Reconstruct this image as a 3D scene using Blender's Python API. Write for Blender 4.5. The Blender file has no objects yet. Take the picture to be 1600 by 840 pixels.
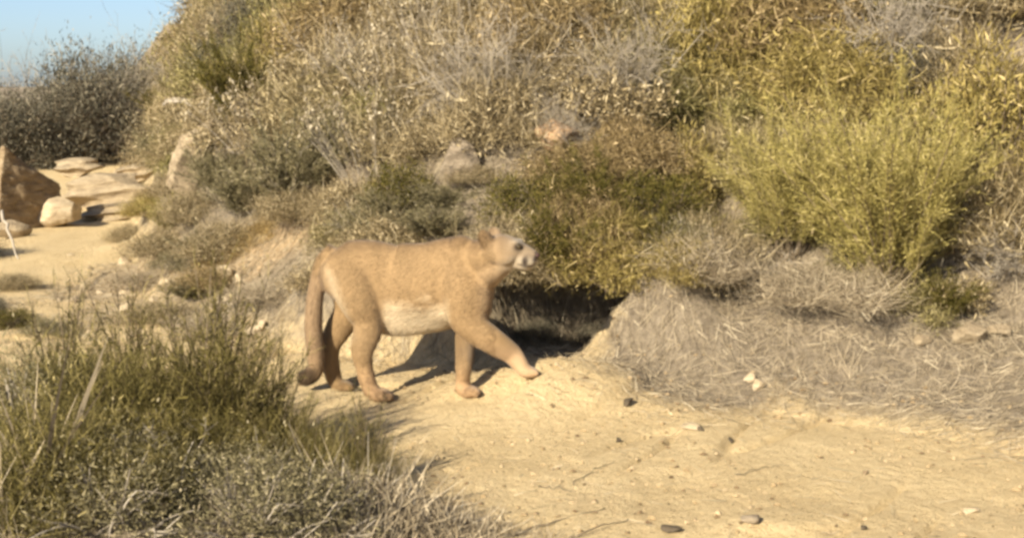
import bpy, bmesh, math, random
import numpy as np
from mathutils import Vector, Matrix
C = bpy.context; D = bpy.data; SC = C.scene; COL = SC.collection
R = math.radians
random.seed(7); RNG = np.random.default_rng(7)

# ------------------------------------------------------------------ camera, sky, sun, exposure
CAM_H = 1.35; HFOV = R(40); F = 800 / math.tan(HFOV / 2); HORIZ = 130.0
PITCH = math.atan((420 - HORIZ) / F)
cam_d = D.cameras.new('camera'); cam = D.objects.new('camera', cam_d); COL.objects.link(cam)
cam.location = (0, 0, CAM_H); cam.rotation_euler = (R(90) - PITCH, 0, 0)
cam_d.angle = HFOV; cam_d.clip_start = .1; cam_d.clip_end = 3000
SC.camera = cam
SUN_EL = R(29); SUN_AZ = R(33)            # azimuth the light travels towards, from +Y to +X
ldir = Vector((math.sin(SUN_AZ) * math.cos(SUN_EL), math.cos(SUN_AZ) * math.cos(SUN_EL), -math.sin(SUN_EL)))
w = D.worlds.new('World'); SC.world = w; w.use_nodes = True
nt = w.node_tree; bg = nt.nodes['Background']
sky = nt.nodes.new('ShaderNodeTexSky'); sky.sky_type = 'NISHITA'; sky.sun_disc = False
sky.sun_elevation = SUN_EL; sky.sun_rotation = math.atan2(-ldir.x, -ldir.y) % (2 * math.pi)
sky.air_density = .62; sky.dust_density = .9; sky.ozone_density = 2
nt.links.new(sky.outputs[0], bg.inputs[0]); bg.inputs[1].default_value = .074
sl = D.lights.new('sun', 'SUN'); sl.energy = 4.8; sl.angle = R(.6); sl.color = (1, .88, .68)
so = D.objects.new('sun', sl); COL.objects.link(so); so.location = (-6, -8, 10)
so.rotation_euler = ldir.to_track_quat('-Z', 'Y').to_euler()
SC.view_settings.view_transform = 'Standard'; SC.view_settings.look = 'None'
SC.view_settings.exposure = 1.10; SC.view_settings.gamma = 1
SC.render.engine = 'CYCLES'
SC.cycles.pixel_filter_type = 'BLACKMAN_HARRIS'; SC.cycles.filter_width = 3.1   # the phone video is soft
SC.cycles.max_bounces = 5; SC.cycles.transparent_max_bounces = 4
SC.cycles.use_denoising = True; SC.cycles.denoiser = 'OPENIMAGEDENOISE'

# ------------------------------------------------------------------ helpers
cp, sp = math.cos(PITCH), math.sin(PITCH)
def ray(px, py):
    a = (px - 800) / F; b = (420 - py) / F
    d = Vector((a, cp + b * sp, -sp + b * cp)); return d / d.y      # unit in y
def at(px, py, Y):
    d = ray(px, py); return Vector((d.x * Y, Y, CAM_H + d.z * Y))

def _hash(ix, iy, seed):
    h = (ix * 374761393 + iy * 668265263 + seed * 974634777) & 0xffffffff
    h = ((h ^ (h >> 13)) * 1274126177) & 0xffffffff
    return ((h ^ (h >> 16)) & 0xffff) / 65535.0
def vnoise(x, y, seed=0):
    x = np.asarray(x, float); y = np.asarray(y, float)
    ix = np.floor(x).astype(np.int64); iy = np.floor(y).astype(np.int64)
    fx = x - ix; fy = y - iy; fx = fx * fx * (3 - 2 * fx); fy = fy * fy * (3 - 2 * fy)
    a = _hash(ix, iy, seed); b = _hash(ix + 1, iy, seed); c = _hash(ix, iy + 1, seed); d = _hash(ix + 1, iy + 1, seed)
    return (a * (1 - fx) + b * fx) * (1 - fy) + (c * (1 - fx) + d * fx) * fy
def fbm(x, y, seed=0, oct=4):
    v = 0; a = .5
    for k in range(oct): v = v + a * (vnoise(x * 2 ** k, y * 2 ** k, seed + k) - .5); a *= .5
    return v
def sstep(x, a, b):
    t = np.clip((x - a) / (b - a), 0, 1); return t * t * (3 - 2 * t)

TOE = np.array([(14, -6), (6, 2.0), (2.7, 3.9), (1.9, 4.9), (1.5, 5.5), (1.1, 5.72), (.75, 5.95), (.42, 6.15), (.1, 6.45), (-.5, 6.6), (-1.2, 6.95),
                (-2.0, 8.0), (-2.6, 9.5), (-3.8, 14), (-4.9, 19), (-7.2, 28), (-14, 60), (-60, 260), (-300, 1200)], float)
def sdist(x, y):
    x = np.asarray(x, float); y = np.asarray(y, float)
    best = np.full(x.shape, 1e9); sg = np.ones(x.shape)
    for (ax, ay), (bx, by) in zip(TOE[:-1], TOE[1:]):
        dx, dy = bx - ax, by - ay; L2 = dx * dx + dy * dy
        t = np.clip(((x - ax) * dx + (y - ay) * dy) / L2, 0, 1)
        d = np.hypot(x - ax - t * dx, y - ay - t * dy)
        side = np.sign(-((x - ax) * dy * -1 + (y - ay) * dx))       # + on the hill side
        m = d < best; best = np.where(m, d, best); sg = np.where(m, side, sg)
    return best * sg
def g2(x, y, cx, cy, rx, ry): return np.exp(-((x - cx) / rx) ** 2 - ((y - cy) / ry) ** 2)
def height(x, y, fine=True):
    x = np.asarray(x, float); y = np.asarray(y, float)
    s = sdist(x, y) + .25 * fbm(x * 1.3, y * 1.3, 11, 3) * sstep(np.abs(x) + y * 0 + 5, 0, 6)
    sp_ = np.maximum(s, 0)
    right = sstep(x, .45, 1.1)
    # right: a gentle litter apron, then the steep slope; left and middle: a cut bank, then the slope
    hr = .36 * np.minimum(sp_, .9) + .95 * np.clip(sp_ - .9, 0, 5.5) + .35 * np.maximum(sp_ - 6.4, 0)
    far = sstep(y, 11, 20)
    hl = .42 * sstep(sp_, .0, .34) + (.70 + .55 * far) * np.clip(sp_ - .1, 0, 6) + .3 * np.maximum(sp_ - 6.1, 0)
    ap = g2(x, y, -1.9, 8.0, 1.15, 1.5)              # left of the cat a low apron runs out before the cut bank
    ha = .34 * np.minimum(sp_, .75) + .42 * sstep(sp_, .72, 1.0) + .75 * np.clip(sp_ - .85, 0, 5.4) + .3 * np.maximum(sp_ - 6.2, 0)
    hl = hl * (1 - ap) + ha * ap
    h = hr * right + hl * (1 - right)
    h = np.minimum(h, 60)
    h += sstep(s, .3, 1.6) * (.55 * fbm(x * .7, y * .7, 31, 4) + .5 * fbm(x * .25, y * .25, 33, 2))
    # lobe the forepaw steps on, hollow behind it deepened for darker shade
    h += .15 * g2(x, y, .22, 5.98, .42, .36) + .05 * g2(x, y, .72, 6.3, .35, .30) + .17 * g2(x, y, 1.25, 6.55, .55, .5)
    pit = sstep(1 - np.hypot((x - .32) / .47, (y - 6.72) / .42), 0, .35); h = h * (1 - pit) + np.minimum(h, .06) * pit
    # verge and drop beyond the path on the far left
    w_ = 2.1 + .04 * y
    h -= sstep(y, 8, 13) * .22 * np.clip(-s - w_, 0, 12)
    h += .10 * sstep(-s, 1.9, 2.8) * sstep(x, 0, -1) * (1 - sstep(y, 6, 9))
    h -= .02 * sstep(y, 9, 30) * 0
    h += .06 * fbm(x * .8, y * .8, 5, 3)
    if fine:
        near = 1 - sstep(np.hypot(x, y), 12, 25)
        ridg = 1 - np.abs(2 * vnoise((x * .86 - y * .5) * 6.5, (x * .5 + y * .86) * 1.1, 41) - 1)
        h += near * (.034 * fbm(x * 4, y * 4, 6, 4) + .009 * fbm(x * 15, y * 15, 8, 4) + .007 * np.maximum(fbm(x * 34, y * 34, 18, 2), .05) - .030 * sstep(ridg, .80, 1.) * sstep(vnoise(x*1.1, y*1.1, 44), .35, .6))
        h += near * .07 * sstep(y, 7, 9) * fbm(x * 2.2, y * 2.2, 14, 4); h += near * sstep(s, 0, .25) * (.09 * fbm(x * 3.2, y * 3.2, 9, 4) + .03 * fbm(x * 13, y * 13, 10, 3))
    return h
def hz(x, y): return float(height(np.array([x]), np.array([y]))[0])
def hit(px, py, y0=2.5, y1=60):
    d = ray(px, py); ys = np.concatenate([np.arange(y0, 14, .012), np.arange(14, y1, .06)])
    hh = height(d.x * ys, ys); zz = CAM_H + d.z * ys; m = zz <= hh
    if not m.any(): return Vector((d.x * y1, y1, hz(d.x * y1, y1)))
    Y = float(ys[m.argmax()]); return Vector((d.x * Y, Y, hz(d.x * Y, Y)))

def tag(o, label=None, cat=None, group=None, kind=None):
    if label: o['label'] = label
    if cat: o['category'] = cat
    if group: o['group'] = group
    if kind: o['kind'] = kind
    return o
def mesh_np(name, V, Fc, mat, parent=None, attrs=None, smooth=False, cols=None):
    me = D.meshes.new(name); V = np.ascontiguousarray(V, np.float32).reshape(-1, 3); Fc = np.ascontiguousarray(Fc, np.int32)
    k = Fc.shape[1]; n = len(Fc)
    me.vertices.add(len(V)); me.vertices.foreach_set('co', V.ravel())
    me.loops.add(n * k); me.loops.foreach_set('vertex_index', Fc.ravel())
    me.polygons.add(n); me.polygons.foreach_set('loop_start', np.arange(0, n * k, k, dtype=np.int32))
    me.polygons.foreach_set('use_smooth', np.full(n, smooth))
    me.update(calc_edges=True)
    for a, v in (attrs or {}).items():
        at_ = me.attributes.new(a, 'FLOAT', 'POINT'); at_.data.foreach_set('value', np.ascontiguousarray(v, np.float32).ravel())
    for a, v in (cols or {}).items():
        at_ = me.attributes.new(a, 'FLOAT_COLOR', 'POINT'); at_.data.foreach_set('color', np.ascontiguousarray(v, np.float32).ravel())
    me.materials.append(mat)
    o = D.objects.new(name, me); COL.objects.link(o)
    if parent: o.parent = parent
    return o
def empty(name, loc):
    o = D.objects.new(name, None); COL.objects.link(o); o.location = loc; o.empty_display_size = .1; return o

# ------------------------------------------------------------------ materials
def newmat(name, rough=.9):
    m = D.materials.new(name); m.use_nodes = True; n = m.node_tree; b = n.nodes['Principled BSDF']
    b.inputs['Roughness'].default_value = rough; b.inputs['Specular IOR Level'].default_value = .2
    return m, n, b
def ramp(n, fac, stops):
    r = n.nodes.new('ShaderNodeValToRGB'); e = r.color_ramp.elements
    while len(e) < len(stops): e.new(.5)
    for q, (p, c) in zip(e, stops): q.position = p; q.color = (*c, 1)
    n.links.new(fac, r.inputs[0]); return r.outputs[0]
def mix(n, f, a, b, mode='MIX'):
    x = n.nodes.new('ShaderNodeMix'); x.data_type = 'RGBA'; x.blend_type = mode
    if isinstance(f, (int, float)): x.inputs[0].default_value = f
    else: n.links.new(f, x.inputs[0])
    for s, v in ((6, a), (7, b)):
        if isinstance(v, tuple): x.inputs[s].default_value = (*v, 1)
        else: n.links.new(v, x.inputs[s])
    return x.outputs[2]
def noise(n, scale, detail=5, rough=.6, vec=None):
    t = n.nodes.new('ShaderNodeTexNoise'); t.inputs['Scale'].default_value = scale; t.inputs['Detail'].default_value = detail
    t.inputs['Roughness'].default_value = rough
    if vec is None:
        g = n.nodes.new('ShaderNodeNewGeometry'); vec = g.outputs['Position']
    n.links.new(vec, t.inputs['Vector']); return t.outputs['Fac']
def attr(n, name):
    a = n.nodes.new('ShaderNodeAttribute'); a.attribute_name = name; return a
def bump(n, b, fac, st, dist):
    u = n.nodes.new('ShaderNodeBump'); u.inputs['Strength'].default_value = st; u.inputs['Distance'].default_value = dist
    n.links.new(fac, u.inputs['Height']); n.links.new(u.outputs[0], b.inputs['Normal']); return u
def leafmat(name, stops, trans=.16, stops2=None):
    stops = [(p, tuple(1.08 * v ** 1.28 for v in c)) for p, c in stops]
    if stops2: stops2 = [(p, tuple(1.06 * v ** 1.2 for v in c)) for p, c in stops2]
    m, n, b = newmat(name, .75)
    c = ramp(n, attr(n, 'rnd').outputs['Fac'], stops)
    if stops2:
        c2 = ramp(n, attr(n, 'rnd').outputs['Fac'], stops2)
        f = n.nodes.new('ShaderNodeMapRange'); n.links.new(attr(n, 'clump').outputs['Fac'], f.inputs[0])
        f.inputs[1].default_value = .47; f.inputs[2].default_value = .75
        c = mix(n, f.outputs[0], c, c2)
    n.links.new(c, b.inputs['Base Color'])
    tr = n.nodes.new('ShaderNodeBsdfTranslucent'); n.links.new(c, tr.inputs[0])
    mx = n.nodes.new('ShaderNodeMixShader'); mx.inputs[0].default_value = trans
    n.links.new(b.outputs[0], mx.inputs[1]); n.links.new(tr.outputs[0], mx.inputs[2])
    n.links.new(mx.outputs[0], n.nodes['Material Output'].inputs['Surface']); return m
M = {}
M['broom'] = leafmat('broom_green', [(0, (.20, .175, .065)), (.4, (.36, .32, .125)), (.8, (.49, .43, .19)), (1, (.62, .54, .30))])
M['yellowgreen'] = leafmat('yellow_green_leaf', [(0, (.13, .10, .04)), (.4, (.30, .25, .095)), (.85, (.44, .37, .165)), (1, (.60, .50, .29))])
M['olive'] = leafmat('olive_leaf', [(0, (.07, .065, .02)), (.5, (.14, .125, .035)), (.9, (.22, .19, .06)), (1, (.36, .29, .13))])
M['sage'] = leafmat('sage_leaf', [(0, (.13, .12, .07)), (.5, (.24, .215, .13)), (.9, (.36, .32, .2)), (1, (.52, .46, .33))])
M['dark'] = leafmat('dark_grey_leaf', [(0, (.09, .085, .068)), (.5, (.17, .16, .12)), (.9, (.27, .245, .185)), (1, (.40, .36, .28))])  # greys lightened in place of haze over the distant scrub
M['dry'] = leafmat('dry_brush', [(0, (.085, .068, .04)), (.35, (.245, .20, .115)), (.75, (.42, .35, .22)), (1, (.72, .63, .45))],
                   stops2=[(0, (.07, .062, .025)), (.4, (.18, .16, .065)), (.8, (.33, .30, .125)), (1, (.52, .46, .25))])
M['brown'] = leafmat('brown_dead_leaf', [(0, (.12, .085, .045)), (.4, (.25, .195, .10)), (.8, (.40, .32, .18)), (1, (.62, .51, .33))])
M['straw'] = leafmat('grey_straw', [(0, (.22, .185, .135)), (.5, (.39, .335, .245)), (.9, (.53, .46, .345)), (1, (.68, .61, .47))], .1)
M['goldstraw'] = leafmat('gold_straw', [(0, (.22, .16, .08)), (.5, (.42, .33, .17)), (1, (.62, .5, .28))], .1)
M['white'] = leafmat('pale_seed_heads', [(0, (.24, .20, .14)), (.6, (.40, .35, .26)), (1, (.62, .56, .44))], .2)
M['fore'] = leafmat('foreground_green', [(0, (.06, .052, .022)), (.4, (.16, .14, .052)), (.8, (.28, .24, .095)), (1, (.50, .43, .23))])
def barkmat(name, a, b_):
    m, n, b = newmat(name, .85); c = mix(n, noise(n, 30, 4), a, b_); n.links.new(c, b.inputs['Base Color']); return m
M['bark'] = barkmat('brown_bark', (.10, .075, .045), (.24, .19, .13))
M['greybark'] = barkmat('grey_bark', (.20, .17, .13), (.46, .41, .33))

def groundmat():
    m, n, b = newmat('earth', .95)
    veg = attr(n, 'veg').outputs['Fac']; clay = attr(n, 'clay').outputs['Fac']
    n1 = noise(n, 1.7, 6, .6); n2 = noise(n, 26, 6, .7); n3 = noise(n, 140, 4, .7)
    sand = ramp(n, n1, [(.3, (.60, .45, .235)), (.5, (.71, .55, .305)), (.7, (.78, .62, .365))])
    sand = mix(n, .55, sand, ramp(n, n2, [(.3, (.56, .41, .21)), (.5, (.71, .55, .305)), (.72, (.80, .65, .39))]))
    g = ramp(n, n3, [(.34, (.35, .35, .35)), (.46, (1, 1, 1))])
    sand = mix(n, .38, sand, g, 'MULTIPLY')
    soil = ramp(n, n2, [(.3, (.15, .12, .085)), (.55, (.29, .24, .172)), (.75, (.40, .34, .25))])
    soil = mix(n, .45, soil, g, 'MULTIPLY')
    cl = ramp(n, n2, [(.3, (.36, .25, .13)), (.55, (.60, .44, .26)), (.75, (.74, .57, .37))])
    # noisy border
    add = n.nodes.new('ShaderNodeMath'); add.operation = 'MULTIPLY_ADD'; n.links.new(noise(n, 9, 6, .7), add.inputs[0]); add.inputs[1].default_value = 1.1
    n.links.new(veg, add.inputs[2]); mr = n.nodes.new('ShaderNodeMapRange'); n.links.new(add.outputs[0], mr.inputs[0])
    mr.inputs[1].default_value = .85; mr.inputs[2].default_value = 1.35
    c = mix(n, mr.outputs[0], sand, soil); c = mix(n, clay, c, cl)
    n.links.new(c, b.inputs['Base Color'])
    s = n.nodes.new('ShaderNodeMath'); s.operation = 'MULTIPLY_ADD'; n.links.new(n3, s.inputs[0]); s.inputs[1].default_value = .35; n.links.new(n2, s.inputs[2])
    bump(n, b, s.outputs[0], 1., .035); return m
M['ground'] = groundmat()
def rockmat(name, a, b_, c_):
    m, n, b = newmat(name, .9)
    tc = n.nodes.new('ShaderNodeTexCoord'); mp = n.nodes.new('ShaderNodeMapping'); mp.inputs['Scale'].default_value = (1, 1, 4)
    n.links.new(tc.outputs['Object'], mp.inputs[0])
    f = noise(n, 5, 8, .65, mp.outputs[0]); f2 = noise(n, 45, 6, .7)
    c = ramp(n, f, [(.3, a), (.5, b_), (.68, c_)]); c = mix(n, .35, c, ramp(n, f2, [(.3, (.45, .42, .4)), (.6, (1, 1, 1))]), 'MULTIPLY')
    n.links.new(c, b.inputs['Base Color'])
    s = n.nodes.new('ShaderNodeMath'); s.operation = 'MULTIPLY_ADD'; n.links.new(f2, s.inputs[0]); s.inputs[1].default_value = .3; n.links.new(f, s.inputs[2])
    bump(n, b, s.outputs[0], .7, .05); return m
M['rock'] = rockmat('sandstone', (.17, .13, .085), (.32, .255, .165), (.43, .35, .235))
M['rockbrown'] = rockmat('brown_sandstone', (.15, .105, .06), (.27, .20, .12), (.38, .30, .19))
M['rockpale'] = rockmat('pale_stone', (.34, .265, .175), (.47, .38, .25), (.58, .48, .34))
M['rockgrey'] = rockmat('grey_stone', (.17, .135, .095), (.30, .245, .175), (.40, .33, .24))
M['rockorange'] = rockmat('orange_clay', (.30, .19, .11), (.46, .31, .18), (.54, .38, .24))
M['rockdark'] = rockmat('dark_pebble', (.05, .04, .03), (.10, .08, .055), (.17, .14, .10))

# ------------------------------------------------------------------ terrain
def axis(lo, a, b, hi, st, g=1.07):
    c = list(np.arange(a, b, st)); s = st; v = b
    while v < hi: c.append(v); s *= g; v += s
    c.append(hi); s = st * g; v = a - s; l = []
    while v > lo: l.append(v); s *= g; v -= s
    l.append(lo); return np.array(l[::-1] + c)
xs = axis(-900, -2.8, 2.6, 900, .0165); ys = axis(-60, 3.7, 8.2, 1500, .0165)
X, Y = np.meshgrid(xs, ys); S = sdist(X, Y) + .25 * fbm(X * 1.3, Y * 1.3, 11, 3)
Z = height(X, Y)
nx = len(xs); idx = np.arange(X.size).reshape(X.shape)
Q = np.stack([idx[:-1, :-1], idx[:-1, 1:], idx[1:, 1:], idx[1:, :-1]], -1).reshape(-1, 4)
VEG = np.clip(sstep(S, -.15, .35), 0, 1)
left = sstep(-S, 2.0 + 0 * X, 2.7)
VEG = np.maximum(VEG, left * .8)
VEG = np.maximum(VEG, g2(X, Y, -1.35, 4.3, 1.0, 1.2) * .9); VEG = np.maximum(VEG, np.clip(1.6 * g2(X, Y, .86, 6.2, .46, .46), 0, 1))
# bare clay: the cut bank left of the cat, and the lobe
CL = hit(425, 388); print('CL', CL); CLAY = 1.2 * g2(X, Y, CL.x, CL.y, .34, .24) + .5 * g2(X, Y, -2.6, 9.6, .3, .8) * (S < .3)
CLAY = np.clip(CLAY * 1.6 * (.4 + 1.2 * vnoise(X * 5, Y * 5, 77)), 0, 1)
V = np.stack([X, Y, Z], -1).reshape(-1, 3)
sq = S.reshape(-1)[Q].mean(1)
def sub(name, mask):
    q = Q[mask]; u, inv = np.unique(q.ravel(), return_inverse=True)
    o = mesh_np(name, V[u], inv.reshape(-1, 4), M['ground'], smooth=True, attrs={'veg': VEG.reshape(-1)[u], 'clay': CLAY.reshape(-1)[u]})
    o['kind'] = 'structure'; return o
sub('dirt_path', (sq < 0) & (sq > -2.3)); sub('hillside', sq >= 0); sub('ground', sq <= -2.3)
# distant ridge under the sky on the far left
def ridge():
    m, n, b = newmat('far_scrub'); n.links.new(ramp(n, noise(n, .08, 6, .7), [(.35, (.10, .11, .10)), (.6, (.17, .175, .15))]), b.inputs['Base Color'])
    xx = np.linspace(-420, 80, 180); yy = np.linspace(0, 1, 24)
    A, B_ = np.meshgrid(xx, yy); h = 14 * np.sin(B_ * math.pi) * (.7 + .9 * (vnoise(A * .012, A * 0, 3))) + 5 * fbm(A * .03, B_ * 3, 4, 4) * np.sin(B_ * math.pi)
    i = np.arange(A.size).reshape(A.shape); q = np.stack([i[:-1, :-1], i[:-1, 1:], i[1:, 1:], i[1:, :-1]], -1).reshape(-1, 4)
    o = mesh_np('hills', np.stack([A, 480 + B_ * 200, h - 24], -1), q, m, smooth=True); o['kind'] = 'structure'
ridge()

# ------------------------------------------------------------------ plant pieces
def unit(v): return v / np.maximum(np.linalg.norm(v, axis=-1, keepdims=True), 1e-9)
def rdir(n, rng): return unit(rng.normal(size=(n, 3)))
GRASS = (1, .8, .5, .1); OVAL = (.25, 1, .8, .08); STICK = (1, .85, .7, .4)
def strips(rng, B, Dr, L, W, curl, prof=GRASS, clump=None, rnd=None, side=None):
    n = len(B); m = len(prof); t = np.linspace(0, 1, m)
    side = unit(np.cross(Dr, rdir(n, rng))) if side is None else unit(side)
    P = B[:, None] + Dr[:, None] * (L[:, None] * t)[..., None] + curl[:, None] * (L[:, None] * t ** 2)[..., None]
    hw = side[:, None] * (W[:, None] * np.array(prof) * .5)[..., None]
    Vv = np.stack([P - hw, P + hw], 2).reshape(-1, 3)
    b = np.arange(n)[:, None] * (2 * m) + np.arange(m - 1)[None] * 2
    Fc = np.stack([b, b + 1, b + 3, b + 2], -1).reshape(-1, 4)
    r = rng.random(n) if rnd is None else rnd
    c = np.zeros(n) if clump is None else clump
    return Vv, Fc, np.repeat(r, 2 * m), np.repeat(c, 2 * m)
def join(parts):
    Vs, Fs, Rs, Cs = [], [], [], []; o = 0
    for v, f, r, c in parts: Vs.append(v); Fs.append(f + o); Rs.append(r); Cs.append(c); o += len(v)
    return np.concatenate(Vs), np.concatenate(Fs), np.concatenate(Rs), np.concatenate(Cs)
def stem_mesh(rng, B, Dr, L, W, curl, clump=None):
    """crossed strips: reads round from every side"""
    n = len(B); st = rng.bit_generator.state
    a = strips(rng, B, Dr, L, W, curl, STICK, clump, rnd=np.full(n, .5))
    b = strips(rng, B, Dr, L, W, curl, STICK, clump, rnd=np.full(n, .5)); return join([a, b])
def curve_at(B, Dr, L, curl, t): return B + Dr * (L * t)[:, None] + curl * (L * t * t)[:, None]
def tang(Dr, curl, t): return unit(Dr + 2 * curl * t[:, None])

def broom(rng, h=1., r=.6, ns=70, tw=45, lean=(0, 0), lw=.004, leaf=.03, leafn=2):
    """fan of fine green stems from one base"""
    az = rng.random(ns) * 2 * math.pi; sp_ = np.sqrt(rng.random(ns)) * r / h
    Dr = unit(np.stack([np.cos(az) * sp_ + lean[0], np.sin(az) * sp_ + lean[1], np.ones(ns)], 1))
    B = np.stack([rng.normal(size=ns) * .05, rng.normal(size=ns) * .05, np.full(ns, -.05)], 1) * h
    L = h * (.6 + .45 * rng.random(ns)); curl = rng.normal(size=(ns, 3)) * .12; curl[:, 2] -= .05
    stems = stem_mesh(rng, B, Dr, L, np.full(ns, .010 * h), curl)
    k = np.repeat(np.arange(ns), tw); t = .22 + .78 * rng.random(len(k)) ** .8
    P = curve_at(B[k], Dr[k], L[k], curl[k], t)
    d = unit(tang(Dr[k], curl[k], t) + rng.normal(size=(len(k), 3)) * .38)
    tl = h * (.08 + .16 * rng.random(len(k))) * (1.15 - .5 * t)
    cu = rng.normal(size=(len(k), 3)) * .15
    f = [strips(rng, P, d, tl, np.full(len(k), lw), cu, GRASS)]
    kk = np.repeat(np.arange(len(k)), leafn); t2 = rng.random(len(kk))
    P2 = curve_at(P[kk], d[kk], tl[kk], cu[kk], t2)
    d2 = unit(d[kk] + rng.normal(size=(len(kk), 3)) * .6)
    f.append(strips(rng, P2, d2, leaf * (.5 + rng.random(len(kk))), np.full(len(kk), lw * 1.5), rng.normal(size=(len(kk), 3)) * .2, OVAL))
    return stems, join(f)
def dome(rng, n, r, h, ncl=26, sig=.16):
    """points in lumpy clumps filling a dome, with gaps"""
    az = rng.random(ncl) * 2 * math.pi; el = np.arcsin(rng.random(ncl) ** .8); rr = (.35 + .6 * rng.random(ncl) ** .5)
    c = np.stack([np.cos(az) * np.cos(el) * r * rr, np.sin(az) * np.cos(el) * r * rr, np.sin(el) * h * rr], 1)
    k = rng.integers(0, ncl, n); P = c[k] + rng.normal(size=(n, 3)) * np.array([r, r, h]) * sig
    P[:, 2] = np.abs(P[:, 2]); return P, k, c
def limbs(rng, c, r, h, wd=.014):
    n = len(c); B = np.stack([rng.normal(size=n) * r * .08, rng.normal(size=n) * r * .08, np.full(n, -.06)], 1)
    d = c - B; L = np.linalg.norm(d, axis=1) * 1.08; Dr = unit(d); curl = rng.normal(size=(n, 3)) * .12
    Dr = unit(d - curl * (L[:, None] * .9))
    a = stem_mesh(rng, B, Dr, L, np.full(n, wd), curl)
    k = np.repeat(np.arange(n), 5); t = .3 + .6 * rng.random(len(k)); P = curve_at(B[k], Dr[k], L[k], curl[k], t)
    b = stem_mesh(rng, P, unit(Dr[k] + rng.normal(size=(len(k), 3)) * .55), L[k] * .35, np.full(len(k), wd * .5), rng.normal(size=(len(k), 3)) * .2)
    return join([a, b])
def tangle(rng, r=.6, h=.5, n=2600, l=.14, wd=.004, ncl=26, curl=.5, up=.5, leafn=.6, green=False):
    P, k, c = dome(rng, n, r, h, ncl, .2)
    Dr = unit(rdir(n, rng) + np.array([0, 0, up]) + unit(P + [0, 0, .01]) * .4)
    a = strips(rng, P, Dr, l * (.4 + rng.random(n)), wd * (.6 + .8 * rng.random(n)), rng.normal(size=(n, 3)) * curl, GRASS)
    m = int(n * leafn); kk = rng.integers(0, n, m); P2 = P[kk] + rng.normal(size=(m, 3)) * .05
    b = strips(rng, P2, rdir(m, rng), l * .22 * (.5 + rng.random(m)), wd * 2.2 * (.6 + .8 * rng.random(m)), rng.normal(size=(m, 3)) * .7, OVAL)
    return limbs(rng, c[:14], r, h), join([a, b])
def leafy(rng, r=.6, h=.6, n=5200, l=.035, wd=.012, ncl=30, sig=.13):
    P, k, c = dome(rng, n, r, h, ncl, sig)
    Dr = unit(rdir(n, rng) + unit(P - c[k]) * .8 + np.array([0, 0, .4]))
    a = strips(rng, P, Dr, l * (.5 + rng.random(n)), wd * (.6 + .8 * rng.random(n)), rng.normal(size=(n, 3)) * .3, OVAL)
    return limbs(rng, c, r, h), a
def twiggy(rng, r=.5, h=.5, n=40, wd=.007):
    az = rng.random(n) * 2 * math.pi; s = rng.random(n) * r / h * 1.3
    Dr = unit(np.stack([np.cos(az) * s, np.sin(az) * s, np.ones(n)], 1)); B = rng.normal(size=(n, 3)) * [.05, .05, 0] - [0, 0, .04]
    L = h * (.7 + .5 * rng.random(n)); cu = rng.normal(size=(n, 3)) * .3
    out = [stem_mesh(rng, B, Dr, L, np.full(n, wd), cu)]; w_ = wd
    for lev in range(3):
        k = np.repeat(np.arange(len(B)), (5, 4, 3)[lev]); t = .3 + .7 * rng.random(len(k)); w_ *= .62
        B = curve_at(B[k], Dr[k], L[k], cu[k], t); Dr = unit(tang(Dr[k], cu[k], t) + rng.normal(size=(len(k), 3)) * .6)
        L = L[k] * .42; cu = rng.normal(size=(len(k), 3)) * .35
        out.append(stem_mesh(rng, B, Dr, L, np.full(len(k), w_), cu))
    return join(out[:2]), join(out[2:])
def stalks(rng, n, r, h, hn=9, hs=.022, wd=.004):
    """thin stalks ending in pale seed heads"""
    az = rng.random(n) * 2 * math.pi; s = rng.random(n) ** .6 * r
    B = np.stack([np.cos(az) * s * .5, np.sin(az) * s * .5, np.full(n, -.03)], 1)
    Dr = unit(np.stack([np.cos(az) * s, np.sin(az) * s, np.full(n, h)], 1)); L = h * (.7 + .4 * rng.random(n)); cu = rng.normal(size=(n, 3)) * .1
    st = stem_mesh(rng, B, Dr, L, np.full(n, wd), cu); k = np.repeat(np.arange(n), hn)
    P = curve_at(B[k], Dr[k], L[k], cu[k], np.ones(len(k)) * (.9 + .14 * rng.random(len(k)))) + rng.normal(size=(len(k), 3)) * hs * .9
    return st, strips(rng, P, rdir(len(k), rng), hs * (.5 + rng.random(len(k))), hs * .7 * (.5 + rng.random(len(k))), rng.normal(size=(len(k), 3)) * .3, OVAL)

def mk_part(name, data, mat, parent):
    v, f, r, c = data; return mesh_np(name, v, f, M[mat], parent, {'rnd': r, 'clump': c})
PROTO = {}
def plant(kind, builder, mat, stemmat, loc, label, group=None, name='shrub', cat='shrub', scale=1., rot=None, squash=1., parts=('stems', 'foliage'), extra=None):
    root = empty(name, loc); root.rotation_euler[2] = random.uniform(0, 6.28) if rot is None else rot
    root.scale = (scale, scale, scale * squash)
    key = (kind, mat, stemmat)
    if key not in PROTO:
        st, fo = builder(np.random.default_rng(abs(hash(kind)) % 1000 if False else sum(map(ord, kind)) + len(mat)))
        PROTO[key] = (mk_part(parts[0], st, stemmat, root), mk_part(parts[1], fo, mat, root))
    else:
        for p in PROTO[key]:
            q = p.copy(); COL.objects.link(q); q.parent = root
    tag(root, label, cat, group); return root

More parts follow.
